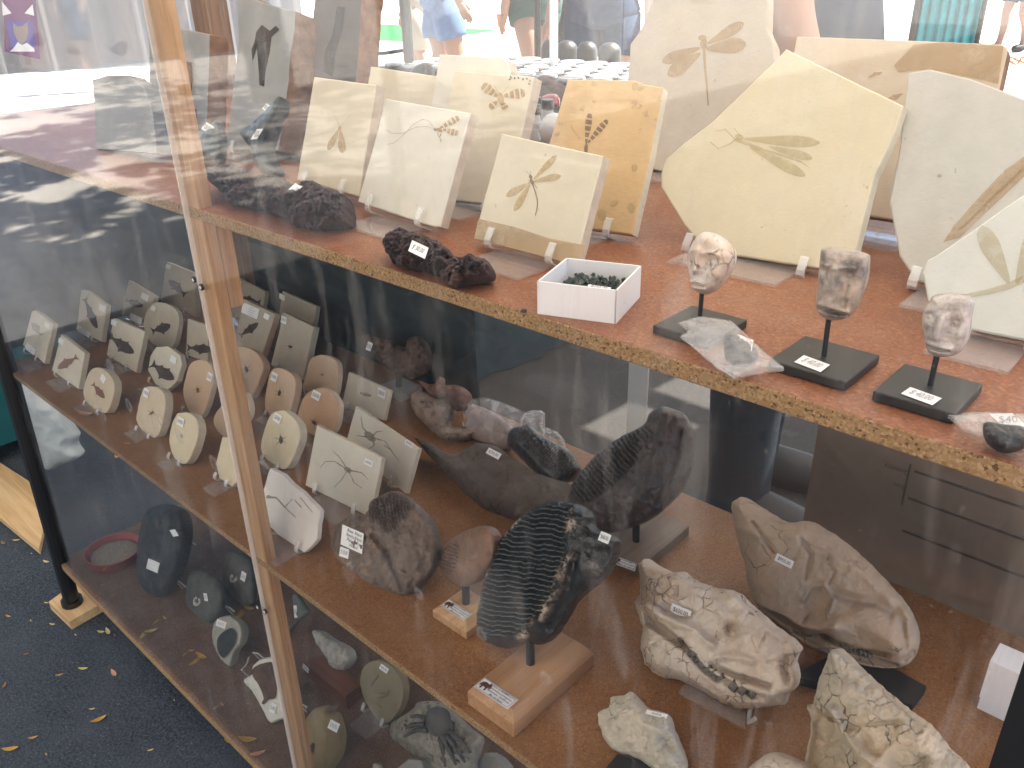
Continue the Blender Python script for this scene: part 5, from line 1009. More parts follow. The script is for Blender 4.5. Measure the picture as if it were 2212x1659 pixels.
S2 = [(1580, 1092), (1592, 1078), (1608, 1074), (1650, 1100), (1700, 1128), (1745, 1126), (1790, 1148), (1840, 1185), (1880, 1222), (1930, 1275), (1965, 1320), (1985, 1375), (1975, 1422), (1940, 1442), (1880, 1440), (1820, 1425), (1750, 1398), (1690, 1352), (1640, 1312), (1618, 1265), (1610, 1220), (1600, 1190), (1587, 1135)]
sk2 = blob('skull', S2, (1900, 1440), .038, .042, 'skull_grey', shelf=ZM, lift=.008, lean=26, yaw=2, sp=2.8, amp=.0024, freq=40, jag=1.5, seed=31, R=75, feats=[
    ('a', D22("420,480 520,590 680,650 760,715 860,745 960,790 1040,845 1160,890 1300,925 1390,960 1420,1010 1300,1020 1000,930 700,790 470,650 410,560"), 10, -.016), ('l', D22("800,560 850,480 930,470 990,560 960,640"), 5, .006), ('l', D22("960,330 1000,380 960,460"), 2.5, -.004), ('l', D22("840,640 800,700"), 2.5, -.005), ('l', D22("1160,200 1250,330 1400,520"), 6, .005),
    ('d', *D22("885,555")[0], 30, -0.0080), ('l', D22("1000,520 1120,560 1260,580 1350,640"), 12, -0.0096), ('l', D22("400,560 520,600 680,660 800,720 900,740 1000,720"), 12, 0.0144), ('l', D22("500,650 620,740 800,830 930,800"), 14, -0.0144),
    ('l', D22("900,790 1000,840 1100,880 1250,900 1320,910"), 6, -0.0192), ('l', D22("1000,740 1150,690 1300,780 1400,880"), 20, 0.0096), ('l', D22("1000,300 1150,380 1350,560 1470,680"), 12, 0.0080), ('l', D22("1380,590 1420,700 1430,850"), 9, -0.0080),
    ('b', *D22("1490,710")[0], 8, -0.0096), ('l', D22("380,100 520,150 760,170"), 12, 0.0096), ('l', D22("480,80 560,180 620,260"), 4, -0.0064), ('l', D22("1430,940 1490,900 1510,960"), 6, -0.0096), ('l', D22("780,180 850,280 820,420"), 5, -0.0048)])
tag(sk2, 'grey-brown skull priced 950, farthest of the three skulls', 'skull', GK)
sticker(sk2, OnBlob(sk2, (1695, 1212)), D22("618,265 728,320 598,312"), '$950.00', tcol='ink', tsz=.66, h=.002)
teeth(sk2, D22("1040,850 1130,885"), 4, .0055, .006, -20); teeth(sk2, D22("1150,905 1230,935"), 3, .005, .006, -15)
S3 = [(1757, 1520), (1768, 1470), (1778, 1450), (1794, 1408), (1812, 1404), (1835, 1425), (1880, 1470), (1930, 1512), (1970, 1545), (2010, 1575), (2050, 1625), (2090, 1665), (2125, 1740), (2060, 1800), (1760, 1800), (1735, 1680), (1752, 1570), (1744, 1525)]
sk3 = blob('skull', S3, (1900, 1800), .036, .04, 'skull_green', shelf=ZM, lift=.006, lean=26, yaw=0, sp=2.8, amp=.0038, freq=50, jag=2.0, seed=32, R=75, feats=[
    ('a', D22("840,1350 900,1300 990,1300 1060,1420 1150,1540 1180,1700 800,1720"), 12, -.018), ('a', D22("1130,1390 1420,1370 1400,1480 1270,1600 1180,1520"), 10, -.006),
    ('d', *D22("1440,1600")[0], 34, -0.0096), ('b', *D22("1570,1600")[0], 12, -0.0144), ('l', D22("1000,1290 1060,1420 1160,1540 1260,1620"), 10, 0.0144), ('l', D22("1100,1400 1250,1370 1400,1360"), 6, -0.0064), ('e', *D22("980,1530")[0], 40, 50, 20, -0.0192), ('l', D22("1000,930 1150,1040 1400,1220 1650,1420"), 14, 0.0096), ('b', *D22("850,1190")[0], 12, 0.0096), ('l', D22("880,1250 960,1320 1030,1380"), 7, -0.0112)])
tag(sk3, 'greenish cream skull cut by the lower edge of the picture, nearest of the three', 'skull', GK)
o = blob('skull', [(1612, 1668), (1640, 1640), (1665, 1626), (1700, 1634), (1742, 1655), (1770, 1700), (1700, 1760), (1600, 1740)], (1700, 1760), .03, .03, 'skull_white', shelf=ZM, lift=.01, lean=30, sp=4, amp=.004, freq=50, jag=1, seed=33); tag(o, 'top of a white bone just showing at the lower edge between lump and skull', 'skull', GK)
o = blob('bone_lump', D12("1662,1320 1690,1280 1735,1265 1750,1200 1830,1185 1880,1165 1930,1215 1990,1270 2110,1310 2150,1400 2190,1500 2230,1610 2215,1690 2080,1700 1920,1600 1760,1540 1690,1440"), D12("2080,1700")[0], .028, .024, 'bone_pale', shelf=ZM, lift=.006, lean=40, sp=3, amp=.008, freq=48, jag=1.6, seed=34, feats=[('l', D12("1750,1260 1900,1300 2060,1420"), 14, .006), ('b', *D12("1900,1400")[0], 20, -.005), ('l', D12("1980,1420 2100,1480 2200,1600"), 8, -.005)])
tag(o, 'pale greenish bone lump with an upside down price tag at the lower edge', 'bone lump')
sticker(o, OnBlob(o, D12("2040,1310")[0], (0, .5)), D12("2108,1345 1972,1312 2118,1318"), '$150.00', tcol='ink', tsz=.66, h=.0015)
# black boards, easel under white skull, small white box
def board(label, p4, h, mt='black_board', name='display_board', cat='board'):
    t = [on_z(p, ZM + h) for p in p4]; c = np.mean(t, 0); b = MB().add(t + [np.array([p[0], p[1], ZM + .0004]) for p in t], [(3, 2, 1, 0), (4, 5, 6, 7)] + [(i, (i + 1) % 4, 4 + (i + 1) % 4, 4 + i) for i in range(4)])
    o = b.build(name, MT[mt]); tag(o, label, cat); return o
board('black board lying under the white and grey skulls', D22("700,1060 1000,1180 1500,1250 1580,1125")[0:1] + D22("1490,1250 1580,1130 1100,860"), .010)
board('black board under the bone lump at the lower edge', D12("1712,1659 1790,1570 2230,1700 2150,1800"), .008)
s_root = thing('easel', 'clear plastic easel under the white cracked skull', 'easel', on_z(D22("-100,1300")[0], ZM), 'clear plastic easels')
t4 = [on_z(p, ZM + .004) for p in D22("-30,1170 405,1400 410,1300 20,1100")]; MB().add(t4 + [p - np.array([0, 0, .0022]) for p in t4], [(3, 2, 1, 0), (4, 5, 6, 7)] + [(i, (i + 1) % 4, 4 + (i + 1) % 4, 4 + i) for i in range(4)]).build('base_plate', MT['acrylic'], s_root)
a_ = on_z(D22("430,1320")[0], ZM + .004); MB().tube([a_ + np.array([-.004, .012, .008]), a_, a_ + np.array([.004, -.008, .001]), a_ + np.array([.010, -.010, .012])], .002, 6).build('hook', MT['acrylic_edge'], s_root)
wb = thing('small_box', 'small white card box standing on end at the right edge of the middle shelf', 'box', on_z((2140, 1535), ZM))
p0, p1 = on_z((2110, 1530), ZM), on_z((2165, 1547), ZM); wy = .028
MB().bx(p0[0], p0[0] + .04, p0[1], p0[1] + wy, ZM + .0004, ZM + .014).build('base', MT['white_card'], wb); MB().bx(p0[0] - .0008, p0[0] + .0408, p0[1] - .0008, p0[1] + wy + .0008, ZM + .0145, ZM + .058).build('lid', MT['white_card'], wb)
# ------------------------------------------------------------------ bottom shelf
rock('nodule', (.075, .078, .072), .25, 40, 10, .5, 120, .85, tint=(.11, .115, .105)); rock('nodule_dark', (.022, .027, .032), .3, 40, 10, .4, 120, .6, tint=(.05, .06, .068))
rock('fern_rim', (.34, .325, .27), .12, 50, 12, .5, 120, .95); rock('leaf_dark', (.028, .033, .036), .25, 60, 12, .5, 160, .8); rock('calcite', (.42, .40, .36), .3, 60, 30, 1.0, 80, .9, bdist=.004)
rock('olive', (.235, .20, .125), .10, 40, 9, .35, 140, .92, tint=(.20, .175, .12)); rock('amber_olive', (.22, .165, .085), .12, 40, 9, .3, 140, .8, tint=(.15, .115, .06)); rock('matrix', (.27, .25, .205), .3, 70, 22, .9, 90, .95, spots=(90, .62, (.10, .095, .085)), bdist=.004)
rock('crab_shell', (.085, .083, .078), .2, 60, 16, .4, 150, .8); rock('grey_slab', (.25, .245, .225), .1, 40, 9, .3, 150, .95); rock('green_ribbon', (.12, .14, .12), .2, 40, 10, .3, 120, .7)
plain('dish_red', (.36, .075, .07), .5, .4, var=.15); rock('dish_grit', (.26, .235, .20), .35, 200, 40, 1, 300, .95)
def z5(s): return [(603.5 + a * .2232, 1289.2 + b * .2232) for a, b in px(s)]
def D02(s): return Q(0, 2, s)
c = on_z((250, 1206), ZB); dh = thing('gravel_dish', 'round red plastic dish filled with grey gravel on the bottom shelf', 'dish', c)
MB().lathe(c, [(.046, .0005), (.050, .004), (.0535, .022), (.0545, .0225), (.0545, .024), (.0515, .024), (.048, .006), (.001, .005)], 40).build('bowl', MT['dish_red'], dh, True)
MB().lathe(c, [(.0485, .011), (.04, .0135), (.02, .018), (.001, .019)], 24).build('heap', MT['dish_grit'], dh, True)
b = MB(); rr = random.Random(4)
for k in range(260):
    r = .045 * math.sqrt(rr.random()); a = rr.uniform(0, 6.283); s = rr.uniform(.0008, .0024); q = c + np.array([r * math.cos(a), r * math.sin(a), .0125 + .006 * (1 - r / .045)])
    oc = np.array([(1, 0, 0), (-1, 0, 0), (0, 1, 0), (0, -1, 0), (0, 0, 1), (0, 0, -1)], float) + np.array([[rr.gauss(0, .3) for _ in range(3)] for _ in range(6)])
    b.add(q + oc * s, [(0, 2, 4), (2, 1, 4), (1, 3, 4), (3, 0, 4), (2, 0, 5), (1, 2, 5), (3, 1, 5), (0, 3, 5)])
o = b.build('gravel', MT['dish_grit'], dh); o['kind'] = 'stuff'
GN = 'stones and fossils along the bottom shelf'
def bl(label, poly, anc, T, mt, lean=28, name='stone_nodule', cat='stone', th=None, **k):
    o = blob(name, poly, anc, T, th or T * .8, mt, shelf=ZB, lean=lean, **k); tag(o, label, cat, GN); return o
o = bl('tall blue-black rock with smooth round front beside the red dish', [(316, 1105), (335, 1092), (362, 1088), (392, 1104), (402, 1150), (392, 1210), (372, 1258), (346, 1290), (312, 1272), (296, 1240), (297, 1185), (304, 1140)], (346, 1288), .05, 'nodule_dark', sp=4, amp=.008, freq=25, seed=40, feats=[('b', 350, 1120, 26, .012), ('b', 345, 1180, 24, -.006), ('b', 330, 1240, 22, .01)])
sticker(o, OnBlob(o, (333, 1218)), D02("965,300 1038,330 950,365"), h=.001)
sticker(o, OnBlob(o, (375, 1150)), D02("1105,118 1140,112 1130,160"), h=.002)
def nod(label, poly, anc, tagq, spot, seed, **k):
    o = bl(label, D02(poly), D02(anc)[0], .024, 'nodule', sp=3.5, amp=.003, freq=35, seed=seed, **k); c = D02(spot)[0]; q = OnBlob(o, c)
    w = blob('shell_core', [(c[0] - 9, c[1] - 4), (c[0] - 3, c[1] - 11), (c[0] + 7, c[1] - 8), (c[0] + 9, c[1] + 3), (c[0] + 2, c[1] + 10), (c[0] - 7, c[1] + 8)], c, .004, .002, 'calcite', parent=o, d=(q.o - EYE) @ RM[:, 2], sp=1.8, amp=.002, freq=120, lean=28, jag=1, seed=seed + 1, feats=[('b', c[0] + 1, c[1] - 1, 4, -.003)])
    sticker(o, OnBlob(o, D02(tagq)[0]), D02(tagq), '$40', tcol='faint_ink', h=.0015); return o
nod('grey-green nodule with a white shell core, in front of the other nodule', "1203,560 1225,400 1290,377 1360,400 1440,480 1440,640 1375,722 1290,690 1215,622", "1375,722", "1322,525 1345,528 1330,575", "1275,580", 42)
nod('darker nodule with a white shell core and tag, half behind the post', "1443,430 1470,270 1535,257 1625,305 1650,450 1645,590 1570,605 1500,540", "1570,605", "1572,380 1602,400 1560,435", "1515,430", 44)
o = bl('grey rimmed plate framing a dark leaf-shaped fossil, left of the post', D02("1377,790 1400,700 1480,668 1545,700 1582,760 1572,850 1530,905 1500,1000 1440,960 1395,880"), D02("1500,1000")[0], .016, 'fern_rim', name='fossil_plate', cat='fossil plate', sp=3, amp=.002, freq=60, jag=1, seed=46, R=6)
flat(o, OnBlob(o, D02("1470,840")[0]), [smooth_poly(D02("1412,830 1440,785 1500,752 1535,785 1530,840 1490,905 1450,945 1415,900"))], 'leaf_dark', h=.0012); sticker(o, OnBlob(o, D02("1435,725")[0]), D02("1412,692 1472,715 1400,735"), '$60.00', tcol='faint_ink', h=.001)
o = bl('pale cream plate with a dark brown tail-shaped fossil, behind the post foot', D02("1580,1090 1632,1052 1640,1000 1700,950 1790,940 1850,1000 1860,1300 1810,1350 1750,1362 1690,1255 1632,1160"), D02("1750,1362")[0], .014, 'cream_white', name='fossil_plate', cat='fossil plate', sp=3, amp=.002, freq=60, jag=1.2, seed=47, R=6)
flat(o, OnBlob(o, D02("1720,1100")[0]), [smooth_poly(D02("1640,1020 1690,985 1780,980 1800,1100 1790,1200 1745,1215 1715,1245 1700,1235 1712,1200 1680,1120 1645,1070"))], 'bone_dark', h=.0012); sticker(o, OnBlob(o, D02("1770,1275")[0]), D02("1765,1232 1798,1250 1748,1290"), '$40', tcol='faint_ink', h=.001)
o = bl('whitish crusty rock right of the post under the middle shelf', z5("320,330 420,340 500,400 640,470 705,560 700,640 610,718 500,690 430,560 350,440"), z5("610,718")[0], .03, 'calcite', sp=3, amp=.008, freq=50, jag=1.4, seed=48, lift=.02)
o = bl('greenish folded stone blade with a white tag, just right of the post', z5("125,0 180,-20 240,60 285,150 190,235 70,380 52,310 150,225"), z5("100,370")[0], .012, 'green_ribbon', sp=3, amp=.004, freq=40, seed=49); sticker(o, OnBlob(o, z5("155,130")[0]), z5("140,85 170,80 150,205"), '$40', tcol='faint_ink', h=.001)
p = [on_z(q, ZB + .03) for q in z5("225,632 640,960 790,850 420,560")]; b = MB().add(p + [np.array([q[0], q[1], ZB + .0005]) for q in p], [(3, 2, 1, 0), (4, 5, 6, 7)] + [(i, (i + 1) % 4, 4 + (i + 1) % 4, 4 + i) for i in range(4)]); o = b.build('wooden_stand', MT['rosewood']); tag(o, 'red-brown wooden stand under the whitish crusty rock', 'stand')
sticker(o, Face(p[0] + np.array([0, -.0005, 0]), 0, 0), z5("240,635 297,690 232,680"), '$40', tcol='faint_ink', h=.002)
slab('b1', 'olive oval plate with a curled shrimp imprint at the front of the bottom shelf', z5("940,615 1060,650 1150,750 1192,860 1192,980 1142,1120 1040,1222 950,1190 850,1050 790,900 780,780 830,660"), z5("1040,1222")[0], ZB, 'olive', .014, 25, 0, .012, GN, [], [dict(quad=z5("993,645 1067,698 968,690"), text='$40.00', tcol='ink')], edge='olive', rounded=1, cat='fossil plate', name='fossil_plate')
ob = SLABS['b1']['ob']; fcb = SLABS['b1']['fc']
for pts, w in ((z5("1065,900 1040,940 980,955 900,935"), 9), (z5("960,760 905,830 890,860"), 5), (z5("830,1010 900,1030 980,1060"), 4)):
    P_ = rs([tuple(q) for q in pts], 3, False); b = MB(); b.tube([fcb(q, .0004) for q in P_], [w * .5 * fcb.scale(q) * math.sin(math.pi * (i + .6) / (len(P_) + .2)) + .0004 for i, q in enumerate(P_)], 8); b.build('shrimp_relief', MT['olive'], ob, True)
easel('b1', 'clear easel under the olive shrimp plate', .5, .3, base=.04)
o = bl('olive-amber rounded stone with a white square tag, lower left of the shrimp plate', z5("230,1300 280,1150 370,1070 490,1055 510,1110 560,1125 610,1260 622,1400 590,1560 500,1690 380,1690 262,1560"), z5("440,1690")[0], .026, 'amber_olive', sp=3.5, amp=.002, freq=40, seed=50, name='fossil_stone')
flat(o, OnBlob(o, z5("325,1465")[0]), [ell(*z5("325,1465")[0], 14, 5, 108)], 'leaf_dark', h=.0025, name='fossil_imprint'); sticker(o, OnBlob(o, z5("535,1245")[0]), z5("508,1182 598,1230 475,1265"), '$40.00', tcol='faint_ink', h=.002)
AC = z5("1068,1280 1100,1205 1200,1150 1300,1080 1340,1020 1440,1008 1560,1040 1700,1150 1830,1280 1950,1380 1935,1480 1885,1640 1870,1760 1550,1760 1330,1570 1200,1480 1090,1390")
cr = bl('rough pale rock with a dark domed fossil crab and long legs', AC, z5("1700,1760")[0], .04, 'matrix', name='crab_fossil', cat='crab fossil', sp=3, amp=.007, freq=55, jag=1.6, seed=51)
q = OnBlob(cr, z5("1535,1210")[0]); sh = blob('carapace', z5("1415,1150 1460,1080 1560,1062 1640,1110 1662,1200 1640,1310 1560,1362 1470,1330 1420,1250"), z5("1535,1210")[0], .022, .004, 'crab_shell', parent=cr, d=(q.o - EYE) @ RM[:, 2], sp=2.4, lean=30, amp=.001, freq=60)
for pts in ("1420,1180 1340,1150 1280,1160", "1410,1235 1320,1235 1240,1260 1215,1235", "1425,1290 1320,1290 1250,1330 1215,1345", "1560,1370 1590,1500 1610,1640", "1590,1350 1640,1470 1710,1620", "1620,1330 1700,1440 1800,1600", "1640,1290 1760,1400 1850,1500"):
    P_ = rs(z5(pts), 4, False); b = MB(); b.tube([OnBlob(cr, p_)(p_, .001) for p_ in P_], [.0042 * (1 - .55 * i / len(P_)) for i in range(len(P_))], 8); b.build('leg', MT['crab_shell'], cr, True)
slab('b2', 'small grey slab at the lower edge in front of the crab rock', z5("1140,1657 1250,1568 1365,1580 1420,1720 1150,1800"), z5("1200,1800")[0], ZB, 'grey_slab', .02, 40, 0, .006, GN, edge='grey_slab', cat='stone', name='stone_slab')
slab('b3', 'grey cut stone at the lower edge right of the crab legs', z5("1860,1680 1990,1513 2080,1560 2160,1650 2150,1800 1870,1800"), z5("2000,1800")[0], ZB, 'grey_slab', .03, 40, 0, .006, GN, edge='grey_slab', cat='stone', name='stone_slab')
o = bl('tiny pale pebble with a dark hole at the lower edge', z5("900,1660 910,1615 950,1612 985,1645 990,1690 930,1700"), z5("950,1700")[0], .008, 'calcite', sp=2, seed=53)
# ring hooks of the clear easels behind these stones
for i, pts in enumerate(("1183,180 1225,185 1268,212", "1130,440 1170,455 1205,487", "1455,608 1490,620 1518,645", "1640,910 1675,918 1705,945", "1565,1022 1600,985 1612,942", "1930,1240 1965,1250 1990,1265")):
    P_ = D02(pts); z = .03; A_ = [on_z(p_, ZB + .028) for p_ in P_]; g0 = np.array([A_[0][0], A_[0][1] + .012, ZB])
    o = MB().tube([g0] + A_, .0016, 6).build('wire_stand', MT['acrylic_edge']); tag(o, 'clear bent plastic hook of a stand on the bottom shelf', 'stand', 'clear hooks on the bottom shelf')
# fallen leaves
for nm, c_ in (('leaf_gold', (.42, .25, .06)), ('leaf_pale', (.50, .40, .20)), ('leaf_lime', (.46, .46, .16)), ('leaf_brown', (.25, .12, .05)), ('leaf_pink', (.50, .27, .17)), ('leaf_green', (.07, .17, .09))): plain(nm, c_, .6, .3, var=.25, scale=70)
def leaf(p, L, ang, mt, z, label, grp, w=.34, curl=.18):
    c = on_z(p, z + .001); vs, fs = [], []; n = 6; a = R_(ang); e = np.array([math.cos(a), math.sin(a), 0]); g = np.array([-e[1], e[0], 0])
    for i in range(n + 1):
        t = i / n; ww = L * w * math.sin(math.pi * min(1, t * .93 + .035)) ** .8 * .5; up = L * curl * (2 * t - 1) ** 2; b0 = c + e * (t - .5) * L + np.array([0, 0, up])
        vs += [b0 - g * ww + np.array([0, 0, ww * .45]), b0, b0 + g * ww + np.array([0, 0, ww * .45])]
    for i in range(n): fs += [(3 * i, 3 * i + 1, 3 * i + 4, 3 * i + 3), (3 * i + 1, 3 * i + 2, 3 * i + 5, 3 * i + 4)]
    o = mesh('fallen_leaf', vs, fs, MT[mt], None, True); tag(o, label, 'leaf', grp)
LG = 'dry leaves on the blue carpet'; lk = {'leaf_gold': 'golden yellow', 'leaf_pale': 'pale straw', 'leaf_lime': 'yellow-green', 'leaf_brown': 'brown', 'leaf_pink': 'pinkish tan', 'leaf_green': 'green'}
for i, (x, y, L, a, mt) in enumerate(((640, 1350, .034, 75, 'leaf_gold'), (540, 1018, .024, 40, 'leaf_lime'), (738, 1050, .030, -5, 'leaf_pink'), (700, 780, .030, -10, 'leaf_pale'), (655, 780, .022, 30, 'leaf_pale'), (745, 800, .012, 0, 'leaf_brown'), (385, 1058, .018, 60, 'leaf_gold'), (70, 1540, .034, 50, 'leaf_gold'), (215, 1465, .020, 60, 'leaf_gold'), (28, 1128, .020, -40, 'leaf_brown'), (598, 1278, .014, 50, 'leaf_pale'), (1485, 1490, .026, 20, 'leaf_gold'), (1540, 1540, .018, 20, 'leaf_green'), (1000, 958, .012, 0, 'leaf_gold'), (170, 922, .014, 60, 'leaf_brown'), (975, 1545, .014, 60, 'leaf_pale'), (340, 730, .018, 30, 'leaf_pale'), (55, 678, .018, 20, 'leaf_gold'), (108, 185, .022, 50, 'leaf_pale'), (300, 325, .024, 20, 'leaf_pale'), (600, 645, .018, 0, 'leaf_pink'), (300, 590, .014, 30, 'leaf_pale'), (20, 205, .024, 0, 'leaf_brown'), (205, 270, .008, 0, 'leaf_pale'), (490, 798, .010, 0, 'leaf_pale'), (1130, 1222, .006, 0, 'leaf_pale'), (200, 705, .008, 0, 'leaf_pale'), (300, 1572, .010, 0, 'leaf_gold'))):
    if x > 1100 and (x, y) == (1485, 1490): pass
    leaf(D02(f"{x},{y}")[0], L * .8, a, mt, .004, f"small dry {lk[mt]} leaf lying on the blue carpet", LG)
LG2 = 'dry leaves on the bottom shelf'
for x, y, L, a, mt in ((980, 775, .022, 60, 'leaf_lime'), (1305, 940, .028, 10, 'leaf_gold'), (1068, 690, .014, 0, 'leaf_gold'), (1240, 900, .012, 40, 'leaf_pink'), (1172, 385, .020, 30, 'leaf_gold'), (1615, 628, .024, 20, 'leaf_gold'), (1605, 1480, .030, 35, 'leaf_gold'), (1672, 1570, .022, 60, 'leaf_pink'), (1440, 1250, .010, 0, 'leaf_pink'), (735, 540, .014, 20, 'leaf_brown'), (630, 310, .010, 0, 'leaf_gold')):
    leaf(D02(f"{x},{y}")[0], L, a, mt, ZB, f"small dry {lk[mt]} leaf lying on the dusty bottom shelf", LG2)
for x, y, L, a, mt in ((325, 835, .014, 60, 'leaf_gold'), (825, 1218, .012, 40, 'leaf_pink'), (755, 1305, .010, 0, 'leaf_gold'), (555, 1030, .03, 25, 'leaf_pink'), (772, 1020, .008, 0, 'leaf_gold')):
    leaf(D01(f"{x},{y}")[0], L, a, mt, ZM, f"small dry {lk[mt]} leaf lying on the middle shelf", 'dry leaves on the middle shelf')
# ------------------------------------------------------------------ people
plain('skin', (.36, .205, .14), .55, .4, var=.08, scale=12); plain('skin_dark', (.32, .18, .12), .55, .4, var=.08, scale=12)
plain('hair_dark', (.03, .02, .015), .6); plain('denim_light', (.13, .21, .36), .9, .1, var=.25, scale=25); plain('denim_dark', (.035, .055, .10), .9, .1, var=.5, scale=25)
plain('khaki', (.34, .31, .25), .9, .1, var=.1); plain('shirt_white', (.7, .7, .68), .9, .1); plain('shirt_navy', (.025, .04, .075), .9, .1, var=.2); plain('shirt_grey', (.25, .26, .27), .9, .1)
plain('shirt_brown', (.14, .09, .07), .9, .1); plain('trouser_dark', (.022, .028, .035), .9, .1, var=.3, scale=9); plain('shirt_green', (.05, .10, .09), .9, .1); plain('pink_cloth', (.50, .33, .30), .9, .1)
plain('shoe_dark', (.03, .03, .03), .7); plain('shoe_white', (.7, .7, .7), .7); plain('orange_cup', (.70, .20, .08), .5)
def skin_mesh(name, pts, edges, mt, parent, sub=1):
    me = bpy.data.meshes.new(name); me.from_pydata([p[:3] for p in pts], edges, []); me.materials.append(mt)
    o = bpy.data.objects.new(name, me); COL.objects.link(o); o.parent = parent
    md = o.modifiers.new('skin', 'SKIN'); md.use_smooth_shade = True
    for v, p in zip(me.skin_vertices[0].data, pts): v.radius = (p[3], p[4] if len(p) > 4 else p[3])
    me.skin_vertices[0].data[0].use_root = True
    o.modifiers.new('sub', 'SUBSURF').levels = sub; o.modifiers['sub'].render_levels = sub
    ORG[o.name] = ORG[parent.name]; return o
def person(label, x, y, face, h=1.72, skin='skin', top='shirt_white', low='denim_light', low_to='short', stride=.0, lift=0, arms=((-.05, .0), (.05, .0)), wide=1.0, shoe='shoe_dark', sleeve='short', kneel=False):
    """standing or walking figure; arms = (forward swing of elbow, extra forearm lift) for left and right"""
    k = h / 1.75; root = thing('person', label, 'person', (x, y, 0)); root.rotation_euler = (0, 0, R_(face)); ORG[root.name] = np.zeros(3)
    P, E = [], []
    def add(p, r, link=None):
        P.append((p[0] * k * wide, p[1] * k, p[2] * k, r * k * wide)); n = len(P) - 1
        if link is not None: E.append((link, n))
        return n
    pel = add((0, .01, .97), .135); sp = add((0, 0, 1.12), .115, pel); ch = add((0, .0, 1.30), .125, sp); up = add((0, -.005, 1.42), .085, ch)
    nk = add((0, -.01, 1.50), .055, up); hd = add((0, .01, 1.60), .078, nk); tp = add((0, .0, 1.70), .075, hd); add((0, -.0, 1.735), .045, tp)
    add((0, .085, 1.585), .020, hd)
    LEG, ARM = {}, {}
    for s in (-1, 1):
        st = stride * s
        hip = add((.095 * s, .01, .90), .098, pel); th = add((.10 * s, st * .35, .68), .082, hip); kn = add((.10 * s, st * .75 + (.06 if st < 0 else .0), .49), .058, th)
        cf = add((.10 * s, st * .85 - .03, .34), .056, kn); an = add((.10 * s, st * 1.15 - .03, .085), .036, cf); hl = add((.105 * s, st * 1.15 - .05, .04), .034, an)
        toe = add((.125 * s, st * 1.15 + .11, .032), .034, an); add((.13 * s, st * 1.15 + .17, .025), .022, toe)
        LEG[s] = (hip, th, kn, cf, an, toe, hl)
        sw, lf = arms[0 if s < 0 else 1]
        sh = add((.17 * s, -.005, 1.405), .058, up); el = add((.235 * s, sw - .03, 1.13), .043, sh); wr = add((.25 * s, sw * 1.6 + .05 + lf * .25, .89 + lf * .2), .028, el)
        d = np.array([.01 * s, .25 * sw + .03 + lf * .08, -.085 + lf * .05]); w0 = np.array([.25 * s, sw * 1.6 + .05 + lf * .25, .89 + lf * .2])
        pm = w0 + d; pa = add(pm, .027, wr)
        for q in range(4):
            off = np.array([.0, .028 - .018 * q, .0]); L = (.8, .95, .9, .7)[q]
            f1 = add(pm + off + d * .42 * L, .0095, pa); f2 = add(pm + off + d * .85 * L + np.array([-.006 * s, 0, 0]), .0085, f1); add(pm + off * .9 + d * 1.15 * L + np.array([-.018 * s, 0, 0]), .007, f2)
        t1 = add(w0 + d * .55 + np.array([-.008 * s, .035, 0]), .011, wr); add(w0 + d * 1.0 + np.array([-.014 * s, .05, 0]), .009, t1)
        ARM[s] = (sh, el, wr, pa)
    skin_mesh('body', P, E, MT[skin], root, 2)
    def grow(ids, extra, links):
        return [P[i][:3] + (P[i][3] + extra * k,) for i in ids], links
    # garments as loose shells round the body
    kw = k * wide
    def shell(b, pts, rad, ysc, n=16):
        i0 = len(b.v); b.tube(pts, rad, n)
        cy_ = pts[0][1]
        for q in range(i0, len(b.v)):
            x_, y_, z_ = b.v[q]; b.v[q] = (x_, cy_ + (y_ - cy_) * ysc, z_)
    b = MB(); shell(b, [(0, .005, z_ * k) for z_ in (1.09, 1.0, .93, .86, .81)], [r_ * kw for r_ in (.155, .185, .205, .195, .12)], .78)
    hem = {'brief': .80, 'short': .64, 'knee': .50, 'long': .03}[low_to]
    for s in (-1, 1):
        hip, th, kn, cf, an, toe, hl = LEG[s]; path = [np.array(P[i][:3]) for i in (hip, th, kn, cf, an)]; path.append(np.array([path[-1][0], path[-1][1], .015])); rr_ = [.112, .106, .088, .084, .074, .080]
        out, orr = [], []
        for (a_, ra), (c_, rc) in zip(zip(path[:-1], rr_[:-1]), zip(path[1:], rr_[1:])):
            if a_[2] <= hem * k: break
            out.append(a_); orr.append(ra * kw)
            if c_[2] < hem * k:
                t_ = (a_[2] - hem * k) / (a_[2] - c_[2]); out.append(a_ + (c_ - a_) * t_); orr.append((ra + (rc - ra) * t_) * kw); break
        else: out.append(path[-1]); orr.append(rr_[-1] * kw)
        b.tube(out, orr, 14)
    b.build('trousers' if low_to == 'long' else 'shorts', MT[low], root, True)
    b = MB(); shell(b, [(0, 0, z_ * k) for z_ in (1.02, 1.12, 1.25, 1.36, 1.43, 1.48, 1.50)], [r_ * kw for r_ in (.192, .165, .168, .180, .15, .085, .06)], .74)
    for s in (-1, 1):
        sh, el, wr, pa = ARM[s]; a_, c_, d_ = [np.array(P[i][:3]) for i in (sh, el, wr)]
        b.tube([a_ + (c_ - a_) * -.12, a_, (a_ + c_) / 2] + ([c_, d_] if sleeve == 'long' else []), [q * kw for q in [.06, .072, .062] + ([.056, .045] if sleeve == 'long' else [])], 12)
    b.build('shirt', MT[top], root, True)
    z = np.array(P[6][:3]); skin_mesh('hair', [(z[0], z[1] - .018, z[2] + .012, .075 * k), (z[0], z[1] - .05, z[2] - .06 * k, .055 * k), (z[0], z[1] - .005, z[2] + .04 * k, .05 * k)], [(0, 1), (0, 2)], MT['hair_dark'], root)
